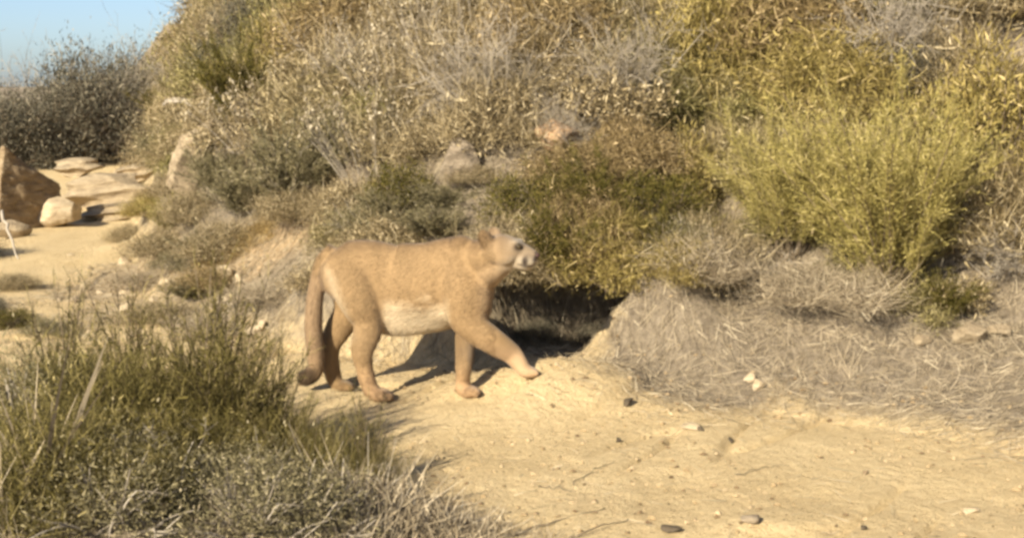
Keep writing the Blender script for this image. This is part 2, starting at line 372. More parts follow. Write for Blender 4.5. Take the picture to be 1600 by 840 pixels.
# kinds at real size in metres
K = {
 'broom':   (lambda r: broom(r, 1.0, .62, 120, 110, lw=.0028, leaf=.02, leafn=3), 'broom', 'bark'),
 'broomsm': (lambda r: broom(r, .6, .40, 60, 40, lw=.0045, leafn=2), 'broom', 'bark'),
 'yellow':  (lambda r: leafy(r, .55, .65, 6500, .045, .011, 34, .14), 'yellowgreen', 'bark'),
 'yellowtangle': (lambda r: tangle(r, .55, .55, 5200, .12, .006, 30, .5, .6, .9), 'yellowgreen', 'bark'),
 'olive':   (lambda r: broom(r, .75, .55, 80, 60, lw=.005, leafn=2), 'olive', 'bark'),
 'olivel':  (lambda r: leafy(r, .5, .55, 6500, .03, .010, 34, .13), 'olive', 'bark'),
 'sage':    (lambda r: leafy(r, .5, .45, 7000, .026, .009, 34, .15), 'sage', 'greybark'),
 'sagebroom': (lambda r: broom(r, .6, .55, 80, 55, lw=.0045, leafn=2), 'sage', 'greybark'),
 'dark':    (lambda r: leafy(r, .8, .85, 15000, .034, .011, 60, .13), 'dark', 'bark'),
 'dry':     (lambda r: tangle(r, .55, .45, 6000, .15, .0045, 30, .5, .4, .5), 'dry', 'bark'),
 'brown':   (lambda r: tangle(r, .5, .5, 6000, .10, .006, 30, .7, .2, 1.0), 'brown', 'bark'),
 'twig':    (lambda r: twiggy(r, .5, .5, 46), 'greybark', 'greybark'),
 'straw':   (lambda r: tangle(r, .5, .28, 4200, .20, .004, 24, .35, .5, .2), 'straw', 'greybark'),
 'stalks':  (lambda r: stalks(r, 80, .6, .5, 10, .019, .004), 'white', 'greybark'),
}
def P_(kind, px, py, wpx, label, name='shrub', cat='shrub', squash=1., group=None, rot=None, back=0., sink=.0, parts=('stems', 'foliage')):
    """stand a shrub on the terrain where pixel (px,py) meets it; wpx = its width in photo pixels"""
    p = hit(px, py)
    if back: p = Vector((p.x * (1 + back / p.y), p.y + back, 0)); p.z = hz(p.x, p.y)
    b, mat, sm = K[kind]; half = {'broom': .62, 'broomsm': .4, 'dark': .85, 'olive': .55}.get(kind, .55)
    s = 1.1 * wpx / F * p.y / 2 / half
    p.z -= sink
    return plant(kind, b, mat, sm, p, label, group, name, cat, s, rot, squash, parts)
CLEAR = [(hit(px, py), r) for px, py, r in ((425, 388, .24), (716, 258, .26), (868, 212, .24), (793, 328, .14), (306, 285, .5), (330, 240, .4))]
# ------------------------------------------------------------------ the brush: nobody could count it
def replicate(protos, spots, name, mat, label, cat):
    out = []
    for (x, y, z, s, rz, i, cl) in spots:
        v, f, r, c = protos[i]; ca, sa = math.cos(rz) * s, math.sin(rz) * s
        vv = np.stack([v[:, 0] * ca - v[:, 1] * sa + x, v[:, 0] * sa + v[:, 1] * ca + y, v[:, 2] * s + z], 1).astype(np.float32)
        out.append((vv, f, r.astype(np.float32), np.full(len(v), cl, np.float32)))
    v, f, r, c = join(out); o = mesh_np(name, v, f, M[mat], attrs={'rnd': r, 'clump': c}); tag(o, label, cat, kind='stuff'); return o
def field(x0, x1, y0, y1, step, test, seed):
    rg = np.random.default_rng(seed); gx, gy = np.meshgrid(np.arange(x0, x1, step), np.arange(y0, y1, step)); x = (gx + rg.uniform(-.5, .5, gx.shape) * step).ravel(); y = (gy + rg.uniform(-.5, .5, gx.shape) * step).ravel()
    s = sdist(x, y); z = height(x, y); X2 = x / y * F + 800; zz = z - CAM_H; Y2 = 420 - F * ((zz / y) * cp + sp) / (cp - (zz / y) * sp)
    k = test(x, y, s, X2, Y2, rg); return x[k], y[k], z[k], s[k], rg
def brush():
    rg = np.random.default_rng(5)
    pr = [tangle(rg, .42, .34, 2000, .10, .0055, 18, .7, .4, 1.2)[1], tangle(rg, .40, .30, 2000, .09, .006, 16, 1., .2, 1.3)[1], tangle(rg, .38, .40, 2200, .17, .0045, 14, .4, 1.0, .7)[1], leafy(rg, .36, .32, 3400, .034, .010, 16, .15)[1]]
    pr = [(v, f, r, c) for v, f, r, c in pr]
    sp = []
    for (y0, y1, st, sc) in ((5, 9, .285, .74), (9, 14, .38, .92), (14, 26, .62, 1.4), (26, 46, 1.1, 2.4), (46, 120, 2.6, 5.)):
        x, y, z, s, rr = field(-70 if y0 > 40 else -24 if y0 > 20 else -13, 7, y0, y1, st, lambda x, y, s, X2, Y2, r: (s > np.where(x > .5, .78, np.where((x < -1.) & (y < 9.5), .95, .3))) & (X2 > -60) & (X2 < 1680) & (Y2 > -90) & (Y2 < 900) & (g2(x, y, .34, 6.80, .22, .2) < .3) & (vnoise(x * 1.7, y * 1.7, 99) > .24), int(y0))
        for i in range(len(x)):
            n = vnoise(x[i] * .9, y[i] * .9, 71); sp.append((x[i], y[i], z[i] - .03, sc * (.7 + .5 * rr.random()) * (.7 if s[i] < .9 else 1), rr.random() * 6.28, int(rr.integers(0, 4)), float(np.clip(n + .15 * rr.normal(), 0, 1))))
    sp = [q for q in sp if not any(math.hypot(q[0] - c.x * .97, q[1] - (c.y - .22)) < r for c, r in CLEAR)]
    print('BRUSH', len(sp)); replicate(pr, sp, 'dry_brush', 'dry', 'tangled dry brush and grass covering the whole slope', 'brush')
brush()
def litter():
    rg = np.random.default_rng(9); n = 220000
    x = rg.uniform(-3.2, 3.6, n); y = rg.uniform(3.6, 10.5, n); s = sdist(x, y) + .35 * fbm(x * 2, y * 2, 21, 4)
    dens = np.where(x > .25, sstep(s, -.15, .2) * (1 - sstep(s, 1.6, 2.4)), 1. * sstep(s, -.15, .15) * (1 - sstep(s, 1.0, 1.6)) * (.35 + .65 * (vnoise(x * 3, y * 3, 5) > .4)))
    dens = np.maximum(dens, 1.3 * g2(x, y, .84, 6.2, .46, .46)); dens = np.maximum(dens, (.015 + .06 * (vnoise(x * 1.6, y * 1.6, 18) > .66) + .75 * sstep(y, 6.8, 7.8) * sstep(vnoise(x * 2.5, y * 1.2, 28), .35, .6)) * (s > -2.4)); dens = dens * (1 - .85 * g2(x, y, -1.3, 4.1, 1.1, .7)); dens = np.maximum(dens, .55 * sstep(-s, 1.75, 2.4) * (x < .3))
    k = rg.random(n) < dens; x, y = x[k], y[k]; n = len(x); a = rg.random(n) * 6.28; L = .03 + .09 * rg.random(n) ** 1.5
    x2 = x + np.cos(a) * L; y2 = y + np.sin(a) * L; z = height(x, y) + .004; z2 = height(x2, y2) + .004 + .03 * rg.random(n) ** 3
    d = np.stack([x2 - x, y2 - y, z2 - z], 1); LL = np.linalg.norm(d, axis=1)
    v, f, r, c = strips(rg, np.stack([x, y, z], 1), d / LL[:, None], LL, .0015 + .0016 * rg.random(n), rg.normal(size=(n, 3)) * [.2, .2, .08], (1, .8, .3))
    o = mesh_np('dry_grass_litter', v, f, M['straw'], attrs={'rnd': r}); tag(o, 'grey dry grass litter lying over the lower slope and verge', 'litter', kind='stuff')
    # short dead grass standing in the litter
    n = 1500; x = rg.uniform(-3.4, 3.6, n); y = rg.uniform(3.6, 11, n); s = sdist(x, y) + .2 * fbm(x * 2, y * 2, 21, 4)
    ok = ((s > .12) & (s < 1.9)) | ((s < -1.9) & (x < .2)); x, y = x[ok], y[ok]; z = height(x, y); k = np.repeat(np.arange(len(x)), 26); m = len(k)
    B = np.stack([x[k] + rg.normal(size=m) * .02, y[k] + rg.normal(size=m) * .02, z[k] - .008], 1); d = unit(rg.normal(size=(m, 3)) * .55 + [0, 0, 1])
    v, f, r, c = strips(rg, B, d, (.04 + .10 * rg.random(m)) * np.repeat(.5 + .9 * rg.random(len(x)), 26), np.full(m, .0024), rg.normal(size=(m, 3)) * .3, GRASS)
    o = mesh_np('dead_grass', v, f, M['straw'], attrs={'rnd': r}); tag(o, 'short dead grass standing in thin tufts on the lower slope', 'grass', kind='stuff')
    # bright dry grass and roots hanging over the cut bank
    n = 420; t = rg.random(n); cx = CL.x - .5 + t * 1.0 + rg.normal(size=n) * .05; cyy = CL.y + .42 - t * .25 + rg.normal(size=n) * .08; k = np.repeat(np.arange(n), 18); m = len(k); z = height(cx, cyy)
    B = np.stack([cx[k] + rg.normal(size=m) * .02, cyy[k] + rg.normal(size=m) * .02, z[k]], 1); d = unit(rg.normal(size=(m, 3)) * .6 + [.1, -.5, .7])
    v, f, r, c = strips(rg, B, d, .05 + .12 * rg.random(m), np.full(m, .003), np.tile([0, -.25, -.55], (m, 1)) + rg.normal(size=(m, 3)) * .2, GRASS)
    o = mesh_np('golden_grass', v, f, M['goldstraw'], attrs={'rnd': r}); tag(o, 'golden dry grass hanging over the bare cut bank behind the tail', 'grass', kind='stuff')
litter()

# ------------------------------------------------------------------ shrubs one can tell apart
# right side
P_('broom', 1395, 455, 370, 'large yellow green broom shrub fanning out above the grey litter on the right', squash=.95, rot=.4)
P_('broom', 1235, 400, 250, 'yellow green broom shrub at the left side of the largest broom shrub', squash=.95, rot=2.)
P_('yellow', 1545, 285, 230, 'yellow leaved shrub in the upper right corner of the photo', squash=1.3)
P_('yellowtangle', 1120, 170, 210, 'yellow green shrub at the top, left above the large broom shrub', squash=1.5)
P_('yellow', 1075, 330, 120, 'narrow yellowish shrub left of the large broom shrub', squash=1.5)
P_('yellowtangle', 1290, 190, 220, 'yellow tangled shrub right above the large broom shrub', squash=.9)
P_('twig', 1400, 130, 230, 'bare grey twiggy bush in the dark gap at the top right', squash=1.3)
P_('brown', 1250, 90, 240, 'brown leaved bush at the top edge right of centre')
P_('dark', 1400, 150, 210, 'bush coloured dark for shade in the gap above the largest broom shrub', squash=.8)  # dark leaf colour stands in for shade in the gap
P_('olivel', 1380, 40, 200, 'dark olive bush behind the bare twiggy bush at the top right')
P_('twig', 1555, 430, 200, 'bare grey thicket at the right edge below the yellow leaved shrub', squash=.8)
P_('brown', 1545, 370, 150, 'brown thicket behind the bare grey thicket at the right edge', squash=.8)
P_('olive', 1480, 500, 110, 'small olive tuft between the large broom shrub and the yellowish stone', squash=.9)
P_('straw', 1080, 430, 190, 'straw coloured clump left of the foot of the large broom shrub', squash=.9)
P_('yellowtangle', 1060, 440, 110, 'low yellow clump right of the green brush behind the cat', squash=.9)
P_('straw', 1300, 470, 240, 'flattened straw clump under the large broom shrub', squash=.6)
# middle
P_('olive', 915, 430, 190, 'olive green upright brush right behind the head of the cat', squash=1.25, rot=1.)
P_('olivel', 985, 440, 130, 'dark olive leafy bush over the shaded hollow beside the cat', squash=1.3)
P_('olive', 860, 415, 130, 'olive tuft just over the muzzle of the cat', squash=.9)
P_('brown', 905, 290, 180, 'brown dead leaved bush under the orange clay lump', squash=.6)
P_('brown', 985, 270, 150, 'brown bush between the orange clay and the narrow yellowish shrub')
P_('twig', 980, 160, 210, 'grey bare twig bush right above the orange clay lump')
P_('twig', 770, 190, 220, 'grey bare twig bush above the grey boulder', squash=1.2)
P_('sagebroom', 690, 330, 170, 'grey feathery shrub just below the grey boulder', squash=.45)
P_('sagebroom', 610, 360, 150, 'grey feathery clump between the dark green bush and the rump', squash=.8)
P_('olivel', 625, 335, 130, 'dark green leafy bush left of the grey boulder', squash=1.1)
P_('sagebroom', 680, 378, 170, 'low grey green feathery clump over the back of the cat', squash=.6)
P_('sage', 575, 372, 150, 'grey green leafy clump over the rump of the cat', squash=.8)
P_('stalks', 590, 275, 200, 'pale seed head stalks in the middle of the slope', squash=1.6, parts=('stalks', 'blossom'))
P_('stalks', 645, 170, 220, 'taller pale seed head stalks higher on the slope', squash=1.5, parts=('stalks', 'blossom'))
P_('stalks', 690, 95, 190, 'pale seed head stalks near the top of the slope', squash=1.5, parts=('stalks', 'blossom'))
P_('sage', 540, 250, 170, 'round grey sage bush left of the seed head stalks')
P_('brown', 560, 80, 220, 'brown bush at the top left of the middle slope')
P_('brown', 860, 90, 220, 'brown tangled bush at the top centre')
P_('yellowtangle', 905, 40, 160, 'yellowish bush at the top edge right of centre')
P_('olivel', 720, 60, 180, 'olive leafy bush at the top edge near the centre')
P_('yellow', 470, 120, 150, 'yellowish leafy bush on the upper left slope')
P_('twig', 880, 240, 170, 'bare twig bush just above the orange clay lump', squash=.9)
P_('twig', 560, 170, 180, 'bare twig bush left of the seed head stalks', squash=1.1)
P_('stalks', 610, 245, 120, 'pale seed head stalks left of the grey boulder', parts=('stalks', 'blossom'))
P_('stalks', 470, 310, 90, 'pale seed head stalks over the grey green feathery shrub', parts=('stalks', 'blossom'))
P_('dry', 742, 285, 90, 'dry tangle at the foot of the grey boulder', squash=.5)
P_('yellowtangle', 1180, 60, 170, 'yellowish bush cut by the top edge above the large broom shrub')
P_('sage', 1050, 400, 130, 'grey sage bush left below the narrow yellowish shrub')
P_('twig', 1130, 450, 200, 'bare grey twigs at the left foot of the large broom shrub', squash=.6)
# left slope
P_('sagebroom', 455, 330, 230, 'wide grey green feathery shrub above the cut bank', squash=1.1)
P_('sagebroom', 380, 340, 160, 'grey green feathery shrub at the left end of the cut bank', squash=.9)
P_('olive', 385, 215, 170, 'dark olive green broom shrub on the left slope', squash=1.2)
P_('dark', 395, 112, 170, 'bush coloured dark for shade at the top of the left slope', squash=1.2)  # dark leaf colour put in for shade on the upper slope
P_('stalks', 420, 235, 190, 'pale seed head stalks below the dark olive shrub', squash=1.3, parts=('stalks', 'blossom'))
P_('sagebroom', 250, 262, 120, 'pale grey feathery bush between dark scrub and the pale boulder', squash=.9)
P_('olive', 265, 195, 110, 'small olive shrub above the pale grey feathery bush', squash=.8)
P_('twig', 300, 150, 120, 'bare twigs against the left edge of the slope')
P_('twig', 230, 240, 130, 'bare grey branches in front of the dark scrub', squash=1.1)
P_('twig', 130, 255, 130, 'bare grey branches above the flat ledge stone', squash=1.3)
P_('sagebroom', 500, 300, 150, 'grey feathery shrub high over the rump of the cat', squash=.8)
P_('dry', 470, 345, 130, 'dry tangle over the right end of the cut bank', squash=.7)
P_('sagebroom', 400, 335, 150, 'grey feathery shrub over the middle of the cut bank', squash=.8)
P_('dry', 540, 345, 120, 'dry tangle left of the grey green clump over the rump', squash=.7)
P_('dark', 440, 60, 110, 'bush coloured dark for shade near the top edge of the left slope', squash=1.2)  # shade of the upper slope put into the leaf colour
P_('olivel', 340, 150, 130, 'dark olive leafy bush left of the dark olive broom shrub', squash=1.1)
P_('brown', 320, 95, 130, 'brown bush close to the skyline of the slope')
P_('dark', -70, 402, 130, 'scrub at the left edge that shades the ground before the brown boulder', squash=1.)
P_('sagebroom', 340, 305, 150, 'grey feathery shrub banked against the leaning pale boulder', squash=.9)
P_('dry', 285, 305, 110, 'dry tangle around the foot of the leaning pale boulder', squash=.6)
P_('broomsm', 262, 365, 90, 'small bright green tuft at the bend of the path', squash=.8)
P_('sagebroom', 315, 405, 110, 'little grey tuft on the bank beside the bend', squash=.7)
P_('straw', 240, 445, 120, 'low dry clump on the edge of the path bend', squash=.6)
P_('twig', 300, 40, 70, 'thin bare bush on the skyline of the slope', squash=1.4)
# dark scrub in the distance
for px, py, w_, sq_, lb in ((-20, 268, 200, 1.15, 'dark grey scrub tree cut by the left edge of the photo'), (70, 262, 190, 1.15, 'dark grey scrub behind the big brown boulder'), (150, 256, 200, 1.6, 'tall dark scrub with bare branches behind the flat ledge stone'),
                            (225, 235, 160, 1.7, 'dark scrub at the foot of the left slope'), (110, 215, 170, 1.1, 'farther dark scrub rising between the nearer dark bushes')):
    P_('dark', px, py, w_, lb, squash=sq_, back=.5)
for px, py, w_, lb in ((95, 150, 60, 'wispy bare shrub top against the sky above the dark scrub'), (190, 130, 90, 'bare branches of a taller bush against the sky'), (30, 170, 80, 'wispy branches against the sky at the far left')):
    P_('twig', px, 262, w_ * 1.7, lb, squash=1.75, back=2.)
# foreground left
FK = {
 'fg': (lambda r: broom(r, .62, .36, 130, 62, lw=.0027, leaf=.013, leafn=1), 'fore', 'bark'),
 'fgsage': (lambda r: leafy(r, .30, .34, 8000, .015, .0045, 44, .18), 'sage', 'greybark'),
 'fggreen': (lambda r: tangle(r, .30, .40, 6500, .085, .0027, 30, .4, 1.2, .5), 'fore', 'bark'),
 'tuft': (lambda r: (stem_mesh(r, r.normal(size=(20, 3)) * .02, unit(r.normal(size=(20, 3)) * .3 + [0, 0, 1]), .3 + .2 * r.random(20), np.full(20, .003), r.normal(size=(20, 3)) * .1),
          strips(r, r.normal(size=(1500, 3)) * [.09, .09, .0], unit(r.normal(size=(1500, 3)) * .28 + [0, 0, 1]), .10 + .28 * r.random(1500), np.full(1500, .0034), r.normal(size=(1500, 3)) * .2, GRASS)), 'fore', 'bark'),
 'drytuft': (lambda r: (stem_mesh(r, r.normal(size=(26, 3)) * .03, unit(r.normal(size=(26, 3)) * .5 + [0, 0, 1]), .14 + .16 * r.random(26), np.full(26, .003), r.normal(size=(26, 3)) * .2),
          strips(r, r.normal(size=(1300, 3)) * [.10, .10, .03], unit(r.normal(size=(1300, 3)) * .7 + [0, 0, .8]), .04 + .12 * r.random(1300), .003 + .006 * r.random(1300), r.normal(size=(1300, 3)) * .5, OVAL)), 'straw', 'greybark'),
 'broad': (lambda r: (stem_mesh(r, r.normal(size=(12, 3)) * .02, unit(r.normal(size=(12, 3)) * .5 + [0, 0, 1]), .1 + .08 * r.random(12), np.full(12, .005), r.normal(size=(12, 3)) * .2),
          strips(r, r.normal(size=(120, 3)) * [.09, .09, .03] + [0, 0, .02], unit(r.normal(size=(120, 3)) * .6 + [0, 0, 1]), .06 + .09 * r.random(120), .010 + .010 * r.random(120), r.normal(size=(120, 3)) * .4, OVAL)), 'sage', 'bark'),
 'blades': (lambda r: (stem_mesh(r, r.normal(size=(10, 3)) * .02, unit(r.normal(size=(10, 3)) * .3 + [0, 0, 1]), .1 + .08 * r.random(10), np.full(10, .005), r.normal(size=(10, 3)) * .2),
          strips(r, r.normal(size=(60, 3)) * [.06, .06, .0], unit(r.normal(size=(60, 3)) * .3 + [0, 0, 1]), .16 + .22 * r.random(60), .010 + .009 * r.random(60), r.normal(size=(60, 3)) * .25, (.7, 1, .8, .1))), 'straw', 'bark'),
 'wisp': (lambda r: broom(r, .78, .20, 34, 26, lw=.0028, leaf=.014, leafn=2), 'fore', 'bark'),
 'fgtwig': (lambda r: twiggy(r, .34, .20, 26, .006), 'greybark', 'greybark'),
}
K.update(FK)
for x_, y_, s_, lb in ((.12, 6.85, .28, 'undergrowth added to darken the shaded hollow beside the forelegs of the cat'), (.42, 6.9, .30, 'undergrowth added to darken the back of the shaded hollow'), (.68, 6.8, .24, 'undergrowth added to darken the upper end of the shaded hollow')):
    plant('dark', K['dark'][0], 'dark', 'bark', Vector((x_, y_, hz(x_, y_))), lb, None, 'shrub', 'shrub', s_ * .6, None, 1.)  # undergrowth put into the hollow to deepen its shade
for x_, y_, z_, s_, kk, mm, lb in ((-.02, 6.62, .50, .46, 'dry', 'dry', 'dry tangle hanging at the left end of the added earth lip'), (.24, 6.55, .50, .50, 'olive', 'olive', 'olive green upright brush hanging right in front of the added earth lip'), (.47, 6.52, .48, .46, 'yellowtangle', 'yellowgreen', 'yellow olive tangle hanging over the dark hollow'),
        (.68, 6.55, .50, .48, 'olive', 'olive', 'olive brush at the right part of the added earth lip'), (.90, 6.60, .48, .5, 'dry', 'dry', 'dry tangle covering the right end of the added earth lip'), (.36, 6.60, .62, .48, 'brown', 'brown', 'brown tangle on top of the added earth lip')):
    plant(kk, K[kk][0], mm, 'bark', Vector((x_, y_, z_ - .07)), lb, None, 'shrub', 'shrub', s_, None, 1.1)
for x_, y_, s_, kk, lb in ((.05, 6.85, .5, 'olivel', 'dark olive bush growing on the left end of the added earth lip'), (.40, 6.72, .5, 'olive', 'olive brush drooping over the middle of the added earth lip'), (.75, 6.8, .5, 'olivel', 'olive bush on the right end of the added earth lip')):
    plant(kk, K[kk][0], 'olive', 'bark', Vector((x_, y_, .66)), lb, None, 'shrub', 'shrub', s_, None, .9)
P_('olivel', 22, 512, 90, 'small dark bush on the shaded verge at the far left', squash=.6)
P_('sage', 75, 520, 90, 'small grey tuft on the verge right of the small dark bush', squash=.6)
P_('dry', 20, 450, 80, 'dry tangle at the left edge of the path bend', squash=.5)
P_('dark', -35, 505, 110, 'dark bush at the left edge shading the path', squash=.9)
P_('yellowtangle', 235, 340, 80, 'small yellow green tuft just right of the stone pile', squash=.7)
P_('dry', 205, 375, 70, 'small dry tuft on the sand right of the blocky pale stone', squash=.6)
P_('sage', 275, 420, 90, 'small grey sage tuft on the bank edge', squash=.7)
P_('dry', 255, 400, 110, 'dry tangle on the inner edge of the path bend', squash=.7)
P_('dry', 350, 400, 130, 'dry tangle left of the bare cut bank', squash=.7)
P_('dry', 300, 345, 110, 'dry clump below the rounded pale boulder', squash=.7)
P_('brown', 330, 450, 110, 'brown tangle on the dry apron', squash=.5)
P_('dry', 250, 500, 120, 'flat dry tangle where the apron meets the path', squash=.4)
P_('straw', 330, 520, 150, 'low straw clump on the dry apron left of the tail', squash=.5)
P_('straw', 420, 470, 150, 'low straw clump below the bare cut bank', squash=.5)
P_('sagebroom', 300, 470, 120, 'low grey green tuft on the dry apron', squash=.5)
def G_(kind, px, Y, s, label, squash=1., rot=None, name='shrub', cat='shrub'):
    x = (px - 800) / F * Y; b, mat, sm = K[kind]
    return plant(kind, b, mat, sm, Vector((x, Y, hz(x, Y))), label, None, name, cat, s, rot, squash)
G_('fg', 330, 4.75, .80, 'tall wispy green shrub in the middle of the near left plants', 1.0, .3)
G_('fg', 230, 4.9, .72, 'wispy green shrub behind the grey leaved bush at the left', .95, 1.9)
G_('fg', 430, 4.7, .52, 'smaller wispy green shrub at the right side of the tallest near shrub', .95, 4.)
G_('fggreen', 130, 4.6, 1.0, 'curly green bush at the left between grey bush and wispy shrubs', .95)
G_('fggreen', 270, 4.45, .8, 'low green tangle at the foot of the tallest near shrub', .8)
G_('fgsage', 40, 4.7, 1.15, 'grey leaved bush at the left edge of the photo', 1.0)
G_('fgsage', 130, 5.3, .9, 'small grey leaved bush behind the curly green bush', .9)
G_('tuft', 490, 4.65, .75, 'upright grass tuft between wispy shrubs and sand', .85, name='grass_tuft', cat='grass tuft')
G_('tuft', 565, 4.5, .6, 'outermost grass tuft reaching over the sandy path', .8, name='grass_tuft', cat='grass tuft')
G_('tuft', 400, 4.55, .8, 'grass tuft in front of the tallest near shrub', .8, name='grass_tuft', cat='grass tuft')
G_('tuft', 480, 4.5, .8, 'grass tuft behind the dead sticks at the bottom', .75, name='grass_tuft', cat='grass tuft')
G_('broad', 275, 4.0, 1.2, 'yellow broad leaved plant at the bottom edge left', .9, name='plant', cat='plant')
G_('blades', 14, 3.95, 1.1, 'clump of pale green blades in the bottom left corner', .95, name='plant', cat='plant')
G_('drytuft', 550, 4.2, 1., 'grey dry weed clump at the bottom left of the sand', .9, name='weed', cat='weed')
G_('drytuft', 625, 4.12, .9, 'dry weed clump at the bottom edge beside the sand', .8, name='weed', cat='weed')
G_('drytuft', 460, 4.2, 1.0, 'dry weed clump right of the yellow broad leaved plant', .8, name='weed', cat='weed')
G_('drytuft', 705, 4.08, .7, 'rightmost dry weed clump on the bottom edge', .6, name='weed', cat='weed')
G_('fgtwig', 130, 4.25, 1.1, 'dead grey twigs piled at the bottom left', .9, name='dead_bush', cat='dead bush')
G_('fgtwig', 380, 4.2, .9, 'dead grey twigs at the bottom between the two plants', .8, name='dead_bush', cat='dead bush')
G_('fgsage', 330, 4.15, .7, 'grey leaved sprig beside the yellow broad leaved plant', .8)
for i_, (px_, Y_, s_, kk, lb) in enumerate(((30, 3.98, .8, 'fgsage', 'grey leaved sprig in the bottom left corner of the photo'), (150, 3.98, .8, 'fgtwig', 'lowest dead grey twigs near the bottom left corner'), (370, 3.95, .8, 'drytuft', 'dry weed clump below the grey leaved sprig'),
        (170, 3.9, .6, 'fggreen', 'green tangle cut by the bottom edge left of the yellow broad leaved plant'), (450, 3.95, .8, 'fgsage', 'grey leaved weed cut by the bottom edge'), (60, 3.88, .8, 'fggreen', 'curly green tangle cut by the bottom edge at the far left'), (160, 3.86, .9, 'fgsage', 'grey leaved weed cut by the bottom edge below the dead twigs'), (380, 3.86, .8, 'fgsage', 'grey leaved weed cut by the bottom edge below the dry weeds'), (540, 3.9, .7, 'drytuft', 'dry weed cut by the bottom edge under the bone coloured stone'), (100, 4.1, .8, 'drytuft', 'dry weed clump near the bottom left corner'), (180, 4.35, .8, 'fggreen', 'green tangle over the dead grey twigs'))):
    G_(kk, px_, Y_, s_, lb, .8)
G_('fggreen', 60, 4.2, .8, 'curly green bush in the bottom left corner', .8)
G_('fggreen', 420, 4.15, .55, 'low green tangle between the grey weeds at the bottom', .7)
G_('fgtwig', 230, 4.3, 1.2, 'dead grey twigs under the low green tangle', .9, name='dead_bush', cat='dead bush')
G_('fg', 330, 4.35, .5, 'short wispy green shrub in front of the tallest near shrub', .8, 2.)
G_('fg', 60, 4.95, .7, 'wispy green shrub behind the large grey leaved bush', .9, 3.)
for px_, Y_, s_, lb in ((300, 4.9, .95, 'tallest thin green stalks rising behind the near shrubs'), (350, 4.95, .85, 'thin green stalks left of the hind paws of the cat'), (410, 4.95, .6, 'thin green stalks just below the tail of the cat'),
        (190, 5.1, .85, 'thin green stalks behind the curly green bush'), (570, 4.6, .42, 'short thin stalks beside the outermost grass tuft'), (80, 5.2, .8, 'thin green stalks behind the small grey leaved bush')):
    G_('wisp', px_, Y_, s_, lb)
G_('fgtwig', 560, 4.45, .7, 'dead grey twigs below the upright grass tuft', .8, name='dead_bush', cat='dead bush')
def stick(a, b, r, label, bend=.03, seed=1):
    rg = np.random.default_rng(seed); n = 12; A = np.array(a); B_ = np.array(b); t = np.linspace(0, 1, n)[:, None]
    c = A + (B_ - A) * t + np.sin(t * 3.1) * np.array([0, 0, bend]) + rg.normal(size=(n, 3)) * .004
    bm = bmesh.new(); rings = []
    for i, q in enumerate(c):
        T = Vector(B_ - A).normalized(); S_ = T.cross(Vector((0, 0, 1))).normalized(); U = S_.cross(T); rr = r * (1 - .6 * i / n)
        rings.append([bm.verts.new(Vector(q) + S_ * rr * math.cos(x) + U * rr * math.sin(x)) for x in np.linspace(0, 6.283, 9)[:-1]])
    for p, q in zip(rings[:-1], rings[1:]):
        for j in range(8): bm.faces.new((p[j], p[(j + 1) % 8], q[(j + 1) % 8], q[j]))
    bm.faces.new(rings[0][::-1]); bm.faces.new(rings[-1]); me = D.meshes.new('stick'); bm.to_mesh(me); bm.free()
    for f in me.polygons: f.use_smooth = True
    me.materials.append(M['greybark']); o = D.objects.new('dead_stick', me); COL.objects.link(o); tag(o, label, 'stick'); return o
def lying(x1, y1, x2, y2, r, label, seed):
    a = hit(x1, y1); b = hit(x2, y2); stick((a.x, a.y, a.z + r), (b.x, b.y, b.z + r), r, label, .006, seed).data.materials[0] = M['bark']
lying(800, 838, 945, 795, .0035, 'longest thin dark streak lying on the sand at the bottom edge', 11)  # thin dark rods laid as streaks across the sand
lying(890, 842, 985, 812, .003, 'thin dark streak lying just right of the longest streak at the bottom edge', 12)
lying(838, 762, 895, 770, .003, 'short dark twig on the sand above the two long streaks', 13)
lying(895, 760, 960, 722, .002, 'hair thin twig on the sand right of the short dark twig', 14)
lying(1560, 690, 1600, 662, .003, 'thin twig at the right edge where litter meets sand', 15)
lying(1150, 745, 1215, 728, .002, 'hair thin twig in the middle of the open sand', 16)
stick(at(50, 812, 4.18), at(250, 842, 4.05), .008, 'long pale dead stick lying along the bottom left edge', .02, 1)
stick(at(20, 700, 4.5), at(120, 790, 4.2), .006, 'curved grey stick leaning over the dead twigs at the left', .05, 2)
stick(at(2, 330, 9.3), at(28, 405, 8.9), .012, 'pale leaning stick at the left edge below the brown boulder', .0, 3)
stick(at(470, 770, 4.35), at(520, 815, 4.2), .005, 'short grey stick among the dry weeds at the bottom', .02, 4)
stick(at(260, 158, 16), at(330, 185, 15), .02, 'upper pale bare branch on the left slope', .1, 5)
stick(at(255, 162, 14.6), at(330, 192, 14), .02, 'lower pale bare branch above the pale boulder', .1, 6)

